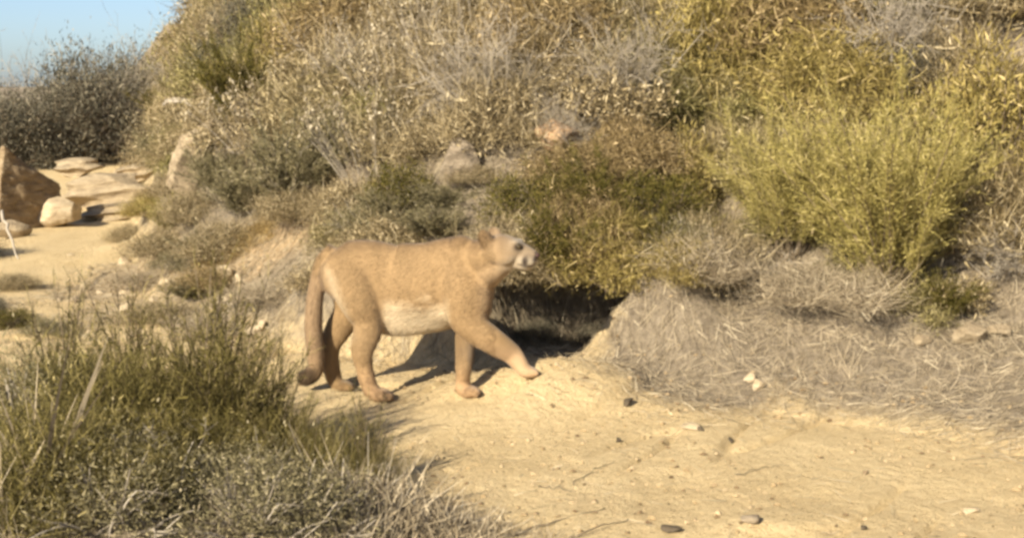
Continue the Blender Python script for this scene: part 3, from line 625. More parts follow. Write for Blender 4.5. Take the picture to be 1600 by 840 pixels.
# ------------------------------------------------------------------ rocks
def rock(px, py, wpx, hpx, mat, label, seed=1, deep=.8, cuts=13, tilt=(0, 0, 0), name='rock', cat='rock', layers=0., sub=5, group=None, sink=.12, back=0., amp=.07, lift=0., planes=None):
    rng = np.random.default_rng(seed); p = hit(px, py)
    if back: p = Vector((p.x * (1 + back / p.y), p.y + back, 0)); p.z = hz(p.x, p.y)
    u = p.y / F; a, c = wpx * u / 2, hpx * u / 2; b = a * deep
    bm = bmesh.new(); bmesh.ops.create_icosphere(bm, subdivisions=sub, radius=1)
    V_ = np.array([v.co[:] for v in bm.verts]); Nn = unit(rng.normal(size=(cuts, 3))); dd = (.62 if sub > 3 else .42) + .3 * rng.random(cuts)
    if planes: Nn = np.concatenate([unit(np.array([q[:3] for q in planes], float)), Nn[:4]]); dd = np.concatenate([[q[3] for q in planes], dd[:4] + .2])
    dots = V_ @ Nn.T; rr = np.where(dots > .05, dd / np.maximum(dots, .05), 9).min(1); rr = np.minimum(rr, 1.05)
    V_ = V_ * rr[:, None]
    if layers:                                    # bedding ledges
        q = V_[:, 2] * layers; V_[:, :2] *= (1 - .22 * np.abs(np.sin(q * 3 + fbm(V_[:, 0] * 2, V_[:, 1] * 2, seed, 2) * 3))[:, None])
    V_ *= (1 + amp * 2 * fbm(V_[:, 0] * 2.2 + 9 * seed, V_[:, 1] * 2.2 + V_[:, 2] * 1.7, seed, 5))[:, None]
    V_ /= np.abs(V_).max(0)
    for v, q in zip(bm.verts, V_): v.co = Vector((q[0] * a, q[1] * b, q[2] * c))
    me = D.meshes.new(name); bm.to_mesh(me); bm.free()
    me.materials.append(M[mat]); o = D.objects.new(name, me); COL.objects.link(o)
    o.location = (p.x, p.y, p.z + c * (1 - 2 * sink) + lift); o.rotation_euler = tuple(R(t) for t in tilt)
    tag(o, label, cat, group); return o
def cut_rock(px, py, wpx, hpx, deep, planes, mat, label, seed, rotz=0, tilt=0, sink=.1, back=0., name='boulder'):
    """a block split along planes, edges worn, surface pitted"""
    p = hit(px, py); p = Vector((p.x * (1 + back / p.y), p.y + back, 0)); p.z = hz(p.x, p.y); u = p.y / F; a, c = wpx * u / 2, hpx * u / 2; b = a * deep
    bm = bmesh.new(); bmesh.ops.create_cube(bm, size=2)
    for (x, y, z, d) in planes:
        n_ = Vector((x, y, z)).normalized(); r = bmesh.ops.bisect_plane(bm, geom=bm.verts[:] + bm.edges[:] + bm.faces[:], plane_co=n_ * d, plane_no=n_, clear_outer=True)
        ed = [e for e in r['geom_cut'] if isinstance(e, bmesh.types.BMEdge)]
        if ed: bmesh.ops.contextual_create(bm, geom=ed)
    for v in bm.verts: v.co = Vector((v.co.x * a, v.co.y * b, v.co.z * c))
    bmesh.ops.recalc_face_normals(bm, faces=bm.faces[:]); me = D.meshes.new('raw'); bm.to_mesh(me); bm.free(); o = D.objects.new('raw', me); COL.objects.link(o)
    r = o.modifiers.new('r', 'REMESH'); r.mode = 'VOXEL'; r.voxel_size = max(a, c) / 26
    s_ = o.modifiers.new('s', 'SMOOTH'); s_.factor = .5; s_.iterations = 2
    ev = D.meshes.new_from_object(o.evaluated_get(C.evaluated_depsgraph_get())); D.objects.remove(o)
    n = len(ev.vertices); co = np.empty(n * 3, np.float32); ev.vertices.foreach_get('co', co); co = co.reshape(-1, 3); no = np.empty(n * 3, np.float32); ev.vertices.foreach_get('normal', no); no = no.reshape(-1, 3)
    q = co / max(a, c); dsp = .16 * fbm(q[:, 0] * 2.2 + seed, q[:, 2] * 3.4 + q[:, 1], seed, 5) + .09 * fbm(q[:, 1] * 5 + seed, q[:, 2] * 7 + q[:, 0] * 3, seed + 7, 4)
    co = co + no * (dsp * max(a, c))[:, None]; ev.vertices.foreach_set('co', co.astype(np.float32).ravel()); ev.materials.clear(); ev.materials.append(M[mat]); ev.name = name
    for f in ev.polygons: f.use_smooth = False
    o = D.objects.new(name, ev); COL.objects.link(o); o.location = (p.x, p.y, p.z + c * (1 - 2 * sink)); o.rotation_euler = (0, R(tilt), R(rotz)); tag(o, label, name); return o
cut_rock(20, 350, 150, 150, .9, [(-.75, -.65, .25, .42), (.9, -.44, .10, .22), (.5, .3, .85, .66), (-.5, .1, .85, .8), (.9, .2, .5, .8)], 'rockbrown', 'big brown boulder with a pale jagged edge beside the far bend of the path', 3, 0, 0, .08, -.3)
rock(20, 372, 60, 34, 'rock', 'low stone half buried at the foot of the big brown boulder', 31, .9, 12, (0, 0, 20))
rock(118, 276, 92, 34, 'rock', 'flat ledge stone lying behind the layered slabs, in front of the dark scrub', 5, .8, 11, (0, -4, 10), 'flat_rock', layers=1.2)
rock(172, 330, 185, 66, 'rock', 'widest layered sandstone slab of the pile across the path end', 8, .6, 12, (0, -7, -6), 'flat_rock', layers=1.6, back=.3)
rock(218, 292, 100, 30, 'rock', 'tilted slab resting on the right end of the layered slab pile', 12, .7, 11, (0, -10, 14), 'flat_rock', layers=1.3, back=.5, lift=.05)
rock(92, 352, 84, 52, 'rockpale', 'blocky pale stone in front of the layered slabs', 15, .9, 9, (0, 0, 24))
rock(185, 342, 120, 34, 'rock', 'lower ledge slab in front of the widest slab, partly in shade', 18, .7, 12, (0, -6, 0), 'flat_rock', layers=1.4)
cut_rock(303, 286, 58, 128, 1., [(.8, -.3, .5, .66), (-.8, -.4, .4, .70), (.2, -.9, .25, .62), (-.5, .2, .9, .80), (-.9, -.2, -.5, .8), (.7, .1, .8, .78)], 'rock', 'pale boulder leaning right at the foot of the slope beyond the slabs', 61, 10, 30, .06, -.3)
rock(292, 282, 60, 34, 'rockpale', 'low pale stone at the foot of the leaning pale boulder', 24, .8, 12, (0, 6, 0), back=-.4)
rock(716, 258, 74, 84, 'rockgrey', 'grey boulder half buried in the brush of the slope', 27, .9, 12, (0, 8, 0), 'boulder', 'boulder', sink=.0, back=-.1)
rock(868, 212, 76, 54, 'rockorange', 'orange clay lump showing through the brush high on the slope', 29, .9, 16, (0, 0, 0), sink=.0, back=-.1, amp=.14)
rock(793, 328, 20, 44, 'rockpale', 'small upright pale stone above the head of the cat', 33, .7, 9, (0, 14, 0), sink=.0, back=-.05, sub=4)
rock(1517, 537, 56, 40, 'rock', 'yellowish round stone at the lower edge of the right hand brush', 35, .9, 14, (0, 0, 10), 'stone', 'stone', sub=4)
rock(1562, 524, 42, 20, 'rock', 'low cream stone just beside the yellowish round stone', 36, .9, 12, (0, 0, 10), 'stone', 'stone', sub=4)
rock(1441, 538, 30, 18, 'rock', 'flat pinkish stone on the grey litter slope', 37, .9, 12, (0, 0, -10), 'stone', 'stone', sub=4)
rock(1170, 596, 22, 16, 'rockpale', 'upper one of two white pebbles where litter meets sand', 39, .9, 9, (0, 0, 10), 'stone', 'stone', sub=3)
rock(1184, 610, 18, 22, 'rockpale', 'lower one of two white pebbles where litter meets sand', 40, .9, 9, (0, 20, 10), 'stone', 'stone', sub=3)
rock(196, 490, 20, 20, 'rockpale', 'pale round stone on the bank edge at the left', 41, .9, 12, (0, 0, 10), 'stone', 'stone', sub=3)
rock(348, 440, 34, 28, 'rockpale', 'pale earthy stone sticking out of the cut bank left of the cat', 43, .9, 12, (0, 0, 10), 'stone', 'stone', sub=4)
rock(1082, 671, 38, 14, 'rockpale', 'flat tan stone with a dark edge in the middle of the sand', 45, .9, 9, (0, 8, 10), 'stone', 'stone', sub=3, sink=.25)
rock(1170, 816, 38, 16, 'rockgrey', 'greyish stone at the bottom edge of the sandy path', 47, .9, 9, (0, 0, 30), 'stone', 'stone', sub=3, sink=.2)
rock(1048, 832, 36, 18, 'rockdark', 'dark wedge shaped stone at the bottom edge of the sand', 49, .8, 8, (0, 16, 10), 'stone', 'stone', sub=3, sink=.15)
rock(980, 636, 26, 13, 'rockdark', 'dark sharp stone on the sand just below the bank', 51, .8, 8, (0, -24, 0), 'stone', 'stone', sub=3, sink=.1)
rock(1094, 672, 18, 8, 'rockdark', 'thin dark chip touching the flat tan stone', 52, .8, 8, (0, 24, 30), 'stone', 'stone', sub=3, sink=.1)
rock(1142, 691, 12, 9, 'rockdark', 'small dark pebble right of the flat tan stone', 53, .8, 8, (0, 24, 30), 'stone', 'stone', sub=3, sink=.1)
rock(965, 692, 12, 8, 'rockdark', 'small dark pebble on the sand below the dark sharp stone', 54, .8, 8, (0, -24, 30), 'stone', 'stone', sub=3, sink=.1)
rock(1352, 740, 16, 9, 'rockbrown', 'brown pebble alone on the open sand at the right', 55, .8, 8, (0, -20, 30), 'stone', 'stone', sub=3, sink=.1)
rock(1350, 829, 12, 10, 'rockdark', 'dark pebble at the bottom of the sand right of the greyish stone', 56, .8, 8, (0, 24, 30), 'stone', 'stone', sub=3, sink=.1)
rock(1518, 800, 26, 12, 'rockpale', 'white chip near the bottom right corner of the sand', 57, .8, 8, (0, 0, 30), 'stone', 'stone', sub=3, sink=.2)
rock(683, 806, 26, 28, 'rockpale', 'small pale stone between dry weeds and sand at the bottom', 58, .8, 10, (0, 0, 30), 'stone', 'stone', sub=3, sink=.2)
rock(533, 834, 24, 20, 'rockpale', 'small bone coloured stone under the grey dry weeds', 59, .8, 10, (0, 0, 30), 'stone', 'stone', sub=3, sink=.2)
def shading_overhang():  # earth lip added to shade the hollow below it
    bm = bmesh.new(); bmesh.ops.create_icosphere(bm, subdivisions=6, radius=1)
    V_ = np.array([v.co[:] for v in bm.verts]); k = (1 + .35 * fbm(V_[:, 0] * 2, V_[:, 1] * 2 + V_[:, 2], 91, 5) + .12 * fbm(V_[:, 0] * 9, V_[:, 2] * 9 + V_[:, 1] * 5, 92, 3))[:, None]; V_ = V_ * k * [.56, .46, .17]; V_[:, 2] -= .10 * np.abs(V_[:, 0])
    for v, q in zip(bm.verts, V_): v.co = Vector(q)
    me = D.meshes.new('shading_lip_mesh'); bm.to_mesh(me); bm.free(); me.materials.append(M['ground']); n = len(me.vertices)
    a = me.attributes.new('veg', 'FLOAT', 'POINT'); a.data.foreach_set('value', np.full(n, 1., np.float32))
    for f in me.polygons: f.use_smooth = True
    o = D.objects.new('shading_lip', me); COL.objects.link(o); o.location = (.40, 6.98, .62); tag(o, 'lip of earth added to shade the dark hollow beside the cat', 'earth bank')
shading_overhang()
def rubble():
    rg = np.random.default_rng(77); first = []
    for i in range(34):
        px, py = rg.uniform(90, 420), rg.uniform(395, 560)
        if i < 4: o = rock(px, py, 16 + 10 * rg.random(), 12 + 5 * rg.random(), ('rock', 'rockpale')[i % 2], 'small tan stone among the rubble of the dry apron left of the tail', 80 + i, .9, 8, (0, 0, 40 * i), 'rubble_stone', 'stone', sub=3, group='rubble on the dry apron', sink=.25); first.append(o)
        else:
            o = first[i % 4].copy(); COL.objects.link(o); p = hit(px, py); k = .5 + .8 * rg.random(); o.scale = (k, k, k); o.location = (p.x, p.y, p.z + .008); o.rotation_euler = (0, 0, rg.random() * 6)
rubble()
# crumbs and grit on the sand: nobody could count them
def gravel():
    n = 11000; px = RNG.uniform(-1.6, 3.0, n); py = RNG.uniform(3.4, 7, n); s = sdist(px, py); k = (s < .3) & (s > -2.6) & (vnoise(px * 2.2, py * 2.2, 61) > .42); px, py = px[k], py[k]; n = len(px)
    z = height(px, py); sz = .002 + .010 * RNG.random(n) ** 5
    base = np.array([(1, 0, 0), (-1, 0, 0), (0, 1, 0), (0, -1, 0), (0, 0, .7), (0, 0, -.7)], float)
    Fq = np.array([(0, 2, 4), (2, 1, 4), (1, 3, 4), (3, 0, 4), (2, 0, 5), (1, 2, 5), (3, 1, 5), (0, 3, 5)])
    a = RNG.random(n) * 6.28; ca, sa = np.cos(a), np.sin(a); b = base[None] * (.6 + .8 * RNG.random((n, 6, 1))) * np.stack([sz * 1.5, sz, sz], 1)[:, None]
    Vv = np.stack([b[..., 0] * ca[:, None] - b[..., 1] * sa[:, None] + px[:, None], b[..., 0] * sa[:, None] + b[..., 1] * ca[:, None] + py[:, None], b[..., 2] + z[:, None] + sz[:, None] * .3], -1)
    Fc = (np.arange(n)[:, None, None] * 6 + Fq[None]).reshape(-1, 3)
    m, nn, b_ = newmat('grit'); nn.links.new(ramp(nn, attr(nn, 'rnd').outputs['Fac'], [(0, (.12, .08, .045)), (.4, (.30, .22, .12)), (1, (.47, .36, .22))]), b_.inputs['Base Color'])
    o = mesh_np('gravel', Vv.reshape(-1, 3), Fc, m, attrs={'rnd': np.repeat(RNG.random(n), 6)}); tag(o, 'fine dark grit and crumbs scattered over the sand', 'gravel', kind='stuff')
gravel()

# ------------------------------------------------------------------ the cat
def catmull(P, n):
    P = np.array(P, float); out = []
    Q = np.vstack([2 * P[0] - P[1], P, 2 * P[-1] - P[-2]])
    for i in range(1, len(Q) - 2):
        p0, p1, p2, p3 = Q[i - 1], Q[i], Q[i + 1], Q[i + 2]
        for t in np.linspace(0, 1, n, endpoint=False):
            out.append(.5 * ((2 * p1) + (-p0 + p2) * t + (2 * p0 - 5 * p1 + 4 * p2 - p3) * t * t + (-p0 + 3 * p1 - 3 * p2 + p3) * t ** 3))
    out.append(P[-1]); return np.array(out)
def loft(bm, pts, n=7, seg=20, up=(0, 1, 0)):
    """pts rows: x,y,z, radius across (in the picture plane), radius in depth"""
    A = catmull(pts, n); Pc = A[:, :3]; rings = []
    for i in range(len(A)):
        T = Vector(Pc[min(i + 1, len(A) - 1)] - Pc[max(i - 1, 0)]).normalized()
        S_ = Vector(up); S_ = (S_ - T * S_.dot(T)).normalized(); U = T.cross(S_)
        ra, rb = max(A[i, 3], .002), max(A[i, 4], .002)
        rings.append([bm.verts.new(Vector(Pc[i]) + U * (ra * math.cos(a)) + S_ * (rb * math.sin(a))) for a in np.linspace(0, 2 * math.pi, seg, endpoint=False)])
    for a, b in zip(rings[:-1], rings[1:]):
        for j in range(seg): bm.faces.new((a[j], a[(j + 1) % seg], b[(j + 1) % seg], b[j]))
    for r, s_ in ((rings[0], -1), (rings[-1], 1)):
        c = sum((v.co for v in r), Vector()) / seg; i = 0 if s_ < 0 else -1; j = 1 if s_ < 0 else -2
        c = c + (Vector(Pc[i]) - Vector(Pc[j])).normalized() * min(A[i, 3], A[i, 4]) * .6
        v = bm.verts.new(c)
        for q in range(seg): bm.faces.new((r[(q + 1) % seg], r[q], v) if s_ < 0 else (r[q], r[(q + 1) % seg], v))
def ball(bm, c, rad, rot=None):
    m = Matrix.Translation(c) @ (rot or Matrix()) @ Matrix.Diagonal((*rad, 1))
    bmesh.ops.create_uvsphere(bm, u_segments=24, v_segments=14, radius=1, matrix=m)

def build_cat():
    hn = hit(596, 627); fn = hit(822, 590); fh = hit(529, 607); ff = hit(727, 619)      # near hind, near fore, far hind, far fore
    print('PAWS', hn, fn, fh, ff)
    YC = 6.02                                     # depth of the spine
    root_loc = Vector((hn.x * .5 + ff.x * .5, YC, hz(hn.x * .5 + ff.x * .5, YC)))
    u = YC / F                                    # metres per photo pixel here
    cy = lambda px: YC - .0004 * (px - 640) - .05 * max(0, (px - 700)) / 60
    bm = bmesh.new()
    def p(px, py, dy=0.): return at(px, py, cy(px) + dy)
    def chain(L, **k):
        rows = []
        for (px, py, dy, r, rd) in L:
            q = p(px, py, dy); rows.append((q.x, q.y, q.z, r * u, rd * u))
        loft(bm, rows, **k)
    # trunk: pixel x, top, bottom, half depth in px
    T = [(506, 400, 424, 15), (514, 387, 446, 29), (530, 376, 468, 38), (552, 372, 482, 41), (582, 373, 498, 38), (612, 377, 523, 37), (642, 378, 524, 41),
         (675, 377, 519, 44), (706, 370, 513, 42), (732, 367, 506, 36), (750, 373, 490, 31), (762, 390, 470, 22)]
    chain([(x, (a + b) / 2, 0, (b - a) / 2, d) for x, a, b, d in T], n=6, seg=32)
    # scapula ridge, haunch and shoulder muscle, loose skin at the groin
    ball(bm, p(722, 386, -.035), (.060, .050, .050)); ball(bm, p(722, 425, -.058), (.078, .050, .125), Matrix.Rotation(R(8), 4, 'Y'))
    ball(bm, p(552, 430, -.052), (.098, .060, .125), Matrix.Rotation(R(-12), 4, 'Y')); ball(bm, p(552, 430, .045), (.095, .055, .12), Matrix.Rotation(R(-12), 4, 'Y'))
    ball(bm, p(606, 500, -.005), (.055, .060, .050))
    # neck and throat
    chain([(715, 412, 0, 40, 30), (742, 408, -.005, 34, 28), (764, 401, -.032, 29, 27), (784, 394, -.052, 25, 26)], seg=24)
    chain([(745, 440, 0, 30, 26), (762, 424, -.02, 20, 18), (776, 408, -.035, 15, 14)], seg=20)
    chain([(754, 434, -.01, 25, 22), (773, 418, -.036, 22, 23), (792, 405, -.055, 18, 22)], seg=20)
    # head turned a little towards the camera
    hc = p(784, 393, -.055); yaw = R(-16)
    Rm = Matrix.Rotation(yaw, 4, 'Z') @ Matrix.Rotation(R(5), 4, 'Y')
    HS = 1.16
    def H(x, y, z): return hc + Rm.to_3x3() @ Vector((x, y, z)) * HS
    ball(bm, H(0, 0, .002), tuple(HS * q for q in (.078, .066, .061)), Rm)                  # skull
    ball(bm, H(.028, 0, .012), tuple(HS * q for q in (.062, .056, .046)), Rm)               # brow
    for s in (-1, 1):
        ball(bm, H(.010, s * .036, -.014), tuple(HS * q for q in (.052, .030, .031)), Rm)   # cheek
        ball(bm, H(.052, s * .032, .042), tuple(HS * q for q in (.020, .013, .010)), Rm)    # brow ridge
        ball(bm, H(.100, s * .020, -.018), tuple(HS * q for q in (.034, .024, .025)), Rm)   # whisker pad
    q = [H(.035, 0, .018), H(.075, 0, .016), H(.112, 0, .008), H(.130, 0, .001)]
    loft(bm, [(*q[0], .036 * HS, .036 * HS), (*q[1], .025 * HS, .027 * HS), (*q[2], .017 * HS, .020 * HS), (*q[3], .012 * HS, .015 * HS)], seg=18)   # muzzle bridge
    q = [H(.03, 0, -.026), H(.085, 0, -.040), H(.116, 0, -.042)]
    loft(bm, [(*q[0], .028 * HS, .036 * HS), (*q[1], .018 * HS, .026 * HS), (*q[2], .012 * HS, .018 * HS)], seg=16)                          # jaw and chin
    for s in (-1, 1):                                                # ears: rounded cups
        e0 = H(-.034, s * .044, .028); e1 = H(-.048, s * .060, .056); e2 = H(-.060, s * .067, .077)
        loft(bm, [(*e0, .028 * HS, .016 * HS), (*e1, .025 * HS, .009 * HS), (*e2, .012 * HS, .005 * HS)], seg=16)
    # near hind leg
    ny, fy = -.085, .085
    def dyat(pt, px): return pt.y - cy(px)
    d = dyat(hn, 590)
    chain([(543, 414, ny * .5, 33, 26), (553, 440, ny * .8, 39, 25), (566, 476, ny, 32, 22), (576, 505, ny, 24, 18), (571, 530, (ny + d) / 2, 21, 15),
           (566, 550, d, 17.5, 13), (569, 572, d, 14, 12), (573, 590, d, 13.5, 12), (577, 602, d, 12.5, 11.5), (583, 612, d, 12, 13)], n=7)
    chain([(572, 606, d, 9, 12), (588, 615, d, 10.5, 15), (602, 617, d, 9.5, 16), (611, 619, d, 6, 12)], seg=18)
    for k in (-1.5, -.5, .5, 1.5):
        chain([(596, 616, d + k * .017, 6.5, 5.6), (606, 618, d + k * .017, 6.5, 5.8), (613, 621, d + k * .017, 4.5, 5)], seg=12)
    # far hind leg, trailing
    d = dyat(fh, 527)
    chain([(545, 420, fy * .5, 34, 24), (550, 455, fy, 33, 22), (545, 487, fy, 25, 18), (530, 512, (fy + d) / 2, 22, 15), (517, 536, d, 18, 13),
           (515, 556, d, 15.5, 12), (519, 580, d, 14, 12), (524, 596, d, 12, 12)], n=7)
    chain([(516, 592, d, 8, 11), (528, 600, d, 9, 14), (541, 603, d, 8.5, 15), (549, 604, d, 6, 11)], seg=18)
    for k in (-1.5, -.5, .5, 1.5):
        chain([(536, 601, d + k * .017, 6, 5.4), (545, 603, d + k * .017, 6, 5.6), (551, 605, d + k * .017, 4.2, 4.8)], seg=12)
    # near foreleg reaching forward
    d = dyat(fn, 820); n2 = ny * .85
    chain([(716, 400, n2 * .5, 20, 16), (724, 430, n2 * .9, 35, 20), (730, 465, n2, 38, 22), (733, 494, n2, 33, 21), (746, 515, n2, 24, 18), (764, 528, n2, 21, 16),
           (783, 541, (n2 + d) / 2, 19, 15), (800, 553, d, 16.5, 14), (812, 568, d, 13.5, 12.5), (818, 577, d, 12, 13)], n=7)
    chain([(808, 570, d, 9, 12), (820, 579, d, 10, 15), (832, 582, d, 8.5, 15), (838, 584, d, 6, 11)], seg=18)
    for k in (-1.5, -.5, .5, 1.5):
        chain([(826, 580, d + k * .017, 6, 5.6), (834, 582, d + k * .017, 6, 5.8), (841, 584, d + k * .017, 4.2, 5)], seg=12)
    # far foreleg upright
    d = dyat(ff, 727)
    chain([(728, 440, fy * .5, 30, 18), (732, 485, fy * .8, 27, 18), (729, 520, fy * .8, 18, 14), (727, 545, (fy + d) / 2, 14.5, 12.5), (725, 572, d, 12.5, 11.5),
           (723, 594, d, 11.5, 11), (724, 605, d, 12, 12)], n=7)
    chain([(716, 603, d, 8, 12), (728, 610, d, 9.5, 15), (740, 612, d, 8.5, 15), (746, 613, d, 6, 11)], seg=18)
    for k in (-1.5, -.5, .5, 1.5):
        chain([(734, 610, d + k * .017, 6, 5.6), (743, 612, d + k * .017, 6, 5.8), (749, 614, d + k * .017, 4.2, 5)], seg=12)
    # tail
    chain([(524, 396, 0, 17, 16), (508, 406, .0, 14, 14), (498, 430, .0, 12, 12), (492, 470, -.01, 13.5, 13), (490, 510, -.02, 14, 14), (493, 548, -.03, 14, 14),
           (494, 572, -.03, 13, 13), (484, 586, -.03, 13.5, 13), (470, 589, -.03, 10.5, 10)], n=8)
    bmesh.ops.translate(bm, verts=bm.verts, vec=-root_loc)
    me = D.meshes.new('raw'); bm.to_mesh(me); bm.free()
    o = D.objects.new('raw', me); COL.objects.link(o)
    r = o.modifiers.new('r', 'REMESH'); r.mode = 'VOXEL'; r.voxel_size = .0062; r.use_smooth_shade = True
    s_ = o.modifiers.new('s', 'SMOOTH'); s_.factor = .5; s_.iterations = 12
    dg = C.evaluated_depsgraph_get(); ev = D.meshes.new_from_object(o.evaluated_get(dg)); D.objects.remove(o)
    n = len(ev.vertices); co = np.empty(n * 3, np.float32); ev.vertices.foreach_get('co', co); co = co.reshape(-1, 3)
    no = np.empty(n * 3, np.float32); ev.vertices.foreach_get('normal', no); no = no.reshape(-1, 3)
    # ---- coat: pigment pattern, belly brightened for bounced light, in photo-plane pixel units around the spine plane
    wco = co + np.array(root_loc)
    zz = wco[:, 2]; PX = 800 + wco[:, 0] / wco[:, 1] * F
    aa = (zz - CAM_H) / wco[:, 1]; PY = 420 - F * (aa * cp + sp) / (cp - aa * sp)      # inverse of ray()
    dep = wco[:, 1] - YC
    nz_ = fbm(PX * .06, PY * .06 + dep * 20, 50, 4)
    tan = np.array([.260, .172, .085]); back = np.array([.205, .132, .066]); pale = np.array([.56, .46, .31]); grey = np.array([.20, .155, .105]); blk = np.array([.035, .025, .018])
    def lerp(a, b, t): return a * (1 - t[:, None]) + b * t[:, None]
    c = np.repeat(tan[None], n, 0)
    c = lerp(c, back, 1 - sstep(PY + nz_ * 18, 374, 402))
    belly = sstep(PY + nz_ * 40, 458, 508) * (PX > 585) * sstep(PX, 585, 615) * (1 - sstep(PX, 690, 708)) * (PY < 535)
    c = lerp(c, pale * 1.08, belly)  # pale belly fur, brightened further for light bounced from below
    inner = sstep(dep, .03, .07) * sstep(PY, 495, 530) * (PX > 560); c = lerp(c, pale * .9, inner * .85)
    low = sstep(PY, 560, 600) * (PX > 545); c = lerp(c, np.array([.40, .26, .14]), low * .8)
    leg = sstep(PY, 525, 560) * (PX > 745) ; c = lerp(c, np.array([.37, .255, .15]), leg * .8)
    rear = np.exp(-((PX - (508 + np.maximum(PY - 410, 0) * .32)) / 9) ** 2) * sstep(PY, 400, 440) * (1 - sstep(PY, 510, 540)) * (dep < .05)
    c = lerp(c, pale, np.clip(rear, 0, 1) * .45)
    chest = sstep(PX, 738, 762) * sstep(PY, 405, 430) * (1 - sstep(PY, 490, 505)); c = lerp(c, np.array([.36, .25, .14]), chest * .8)
    tip = (PX < 510) * (1 - sstep(PX, 484, 500)) * sstep(PY, 562, 576); c = lerp(c, np.array([.07, .045, .025]), tip)
    tl = (PX < 505) * sstep(PY, 410, 440); c = lerp(c, np.array([.29, .20, .12]), np.clip(tl, 0, 1) * .7 * (1 - tip))
    # head, in head space
    hl = (wco - np.array(hc)) @ np.array(Rm.to_3x3()) / HS
    hx, hy, hz_ = hl[:, 0], hl[:, 1], hl[:, 2]; hd = sstep(PX + nz_ * 14, 752, 822) * (PY < 440)
    c = lerp(c, grey, hd * .85)
    muz = sstep(hx, .02, .095) * (1 - sstep(hz_, -.022, .006)); c = lerp(c, np.array([.34, .29, .215]), muz * hd)
    chk = sstep(hz_, -.075, -.055) * (1 - sstep(hz_, -.030, -.016)) * sstep(hx, -.02, .02); c = lerp(c, np.array([.36, .29, .20]), chk * hd * .7)
    for s in (-1, 1):
        g = np.exp(-((hx - .100) / .011) ** 2 - ((hz_ + .018) / .018) ** 2) * (hy * s > 0); c = lerp(c, blk, np.clip(g * 1.5, 0, 1))
        g = np.exp(-((hx - .070) / .014) ** 2 - ((hz_ - .029) / .012) ** 2) * (hy * s > .005); c = lerp(c, blk, np.clip(g * 1.5, 0, 1))
        g = np.exp(-((hx - .066) / .02) ** 2 - ((hz_ - .049) / .006) ** 2) * (hy * s > .01); c = lerp(c, np.array([.38, .32, .24]), np.clip(g * .6, 0, 1))
    nose = sstep(hx, .122, .132) * (hz_ > -.014) * (hz_ < .018); c = lerp(c, np.array([.07, .045, .035]), nose)
    mouth = np.exp(-((hz_ + .034) / .004) ** 2) * sstep(hx, .06, .075); c = lerp(c, blk, np.clip(mouth, 0, 1) * .8 * hd)
    ear = sstep(hz_, .045, .055) * (hx < -.01) * hd
    c = lerp(c, np.array([.10, .075, .05]), ear * (no @ np.array(Rm.to_3x3()) @ np.array([1, -.6, 0]) < -.2))
    c = lerp(c, np.array([.27, .20, .13]), ear * (no @ np.array(Rm.to_3x3()) @ np.array([1, -.6, 0]) >= -.2))
    c = np.clip(c * (1 + .34 * nz_[:, None] + RNG.normal(size=(n, 1)) * .02), 0, 1)
    col = np.concatenate([c, np.ones((n, 1))], 1).astype(np.float32)
    a_ = ev.attributes.new('coat', 'FLOAT_COLOR', 'POINT'); a_.data.foreach_set('color', col.ravel())
    m, nn, b = newmat('short_fur', .8); nn.links.new(attr(nn, 'coat').outputs['Color'], b.inputs['Base Color'])
    b.inputs['Sheen Weight'].default_value = .15; pass
    ev.materials.clear(); ev.materials.append(m); ev.name = 'mountain_lion'
    body = D.objects.new('mountain_lion', ev); COL.objects.link(body); body.location = root_loc
    tag(body, 'tan mountain lion walking along the sandy path with a dark tipped tail', 'mountain lion')
    # ---- fur: short hairs lying back along the body
    tri = np.array([[v for v in pl.vertices][:3] for pl in ev.polygons]); A = co[tri[:, 0]]; B_ = co[tri[:, 1]]; C_ = co[tri[:, 2]]
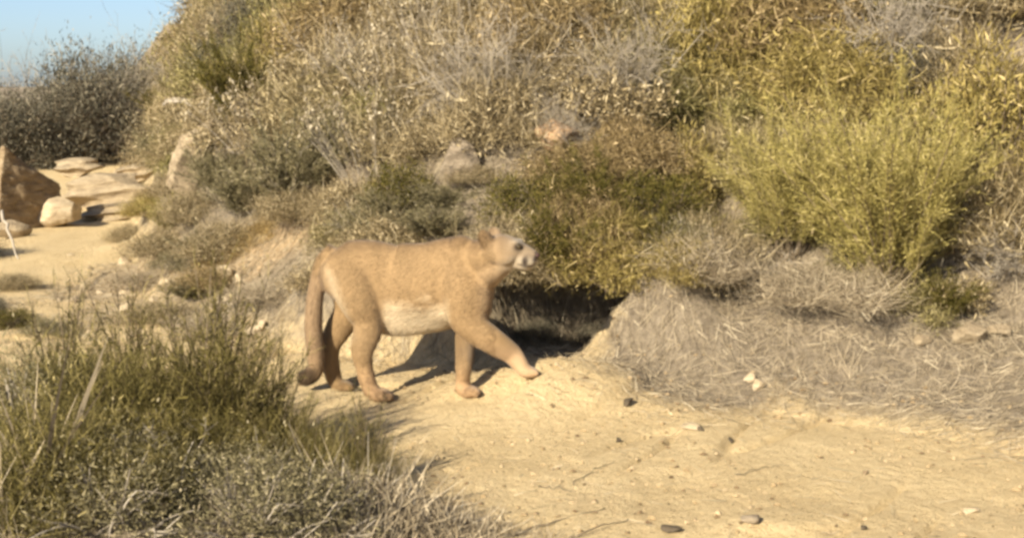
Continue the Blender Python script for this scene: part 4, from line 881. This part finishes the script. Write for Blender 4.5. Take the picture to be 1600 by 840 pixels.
    NH = 220000; k = RNG.integers(0, len(tri), NH); r1, r2 = RNG.random((2, NH, 1)); fl = r1 + r2 > 1; r1 = np.where(fl, 1 - r1, r1); r2 = np.where(fl, 1 - r2, r2)
    P0 = A[k] + (B_[k] - A[k]) * r1 + (C_[k] - A[k]) * r2; N0 = no[tri[k, 0]]; cc = col[tri[k, 0]]
    py0 = PY[tri[k, 0]]; px0 = PX[tri[k, 0]]
    flow = np.repeat(np.array([[-1., 0, -.35]]), NH, 0)
    lg = sstep(py0, 490, 530)[:, None]; flow = flow * (1 - lg) + np.array([-.25, 0, -1.]) * lg
    flow[(px0 < 505)] = (-.1, 0, -1)
    flow = unit(flow - N0 * (flow * N0).sum(1, keepdims=True)); dr = unit(flow + N0 * .30 + RNG.normal(size=(NH, 3)) * .14)
    hx0 = hl[tri[k, 0]]; onhead = (px0 > 775)
    L = np.where(onhead, .005, .015) * (.6 + .7 * RNG.random(NH)); L = np.where((py0 > 480) & (py0 < 530) & (px0 > 590) & (px0 < 700), L * 1.8, L)
    L = np.where(px0 < 500, L * 1.5, L)
    v, f, rr, _ = strips(RNG, P0 - N0 * .001, dr, L, np.full(NH, .0022), N0 * -.25, (1, .7, .15), side=np.cross(dr, N0))
    hc_ = np.repeat(cc * np.concatenate([.82 + .34 * RNG.random((NH, 1)).repeat(3, 1), np.ones((NH, 1))], 1), 6, 0)
    mesh_np('fur', v, f, m, body, cols={'coat': hc_})
    # ---- eyes, nose
    def small(name, c, rad, mat, rot=Rm):
        b2 = bmesh.new(); ball(b2, c - root_loc, rad, rot); me = D.meshes.new(name); b2.to_mesh(me); b2.free()
        for q in me.polygons: q.use_smooth = True
        me.materials.append(mat); e = D.objects.new(name, me); COL.objects.link(e); e.parent = body; return e
    me_, _, be = newmat('eye', .12); be.inputs['Base Color'].default_value = (.05, .035, .015, 1); be.inputs['Specular IOR Level'].default_value = .5
    mn, _, bn = newmat('nose_leather', .5); bn.inputs['Base Color'].default_value = (.07, .04, .035, 1)
    for s in (-1, 1): small('eye', H(.071, s * .034, .031), (.0115, .010, .011), me_)
    small('nose', H(.134, 0, .003), (.010, .015, .010), mn)
    return body
cat = build_cat()
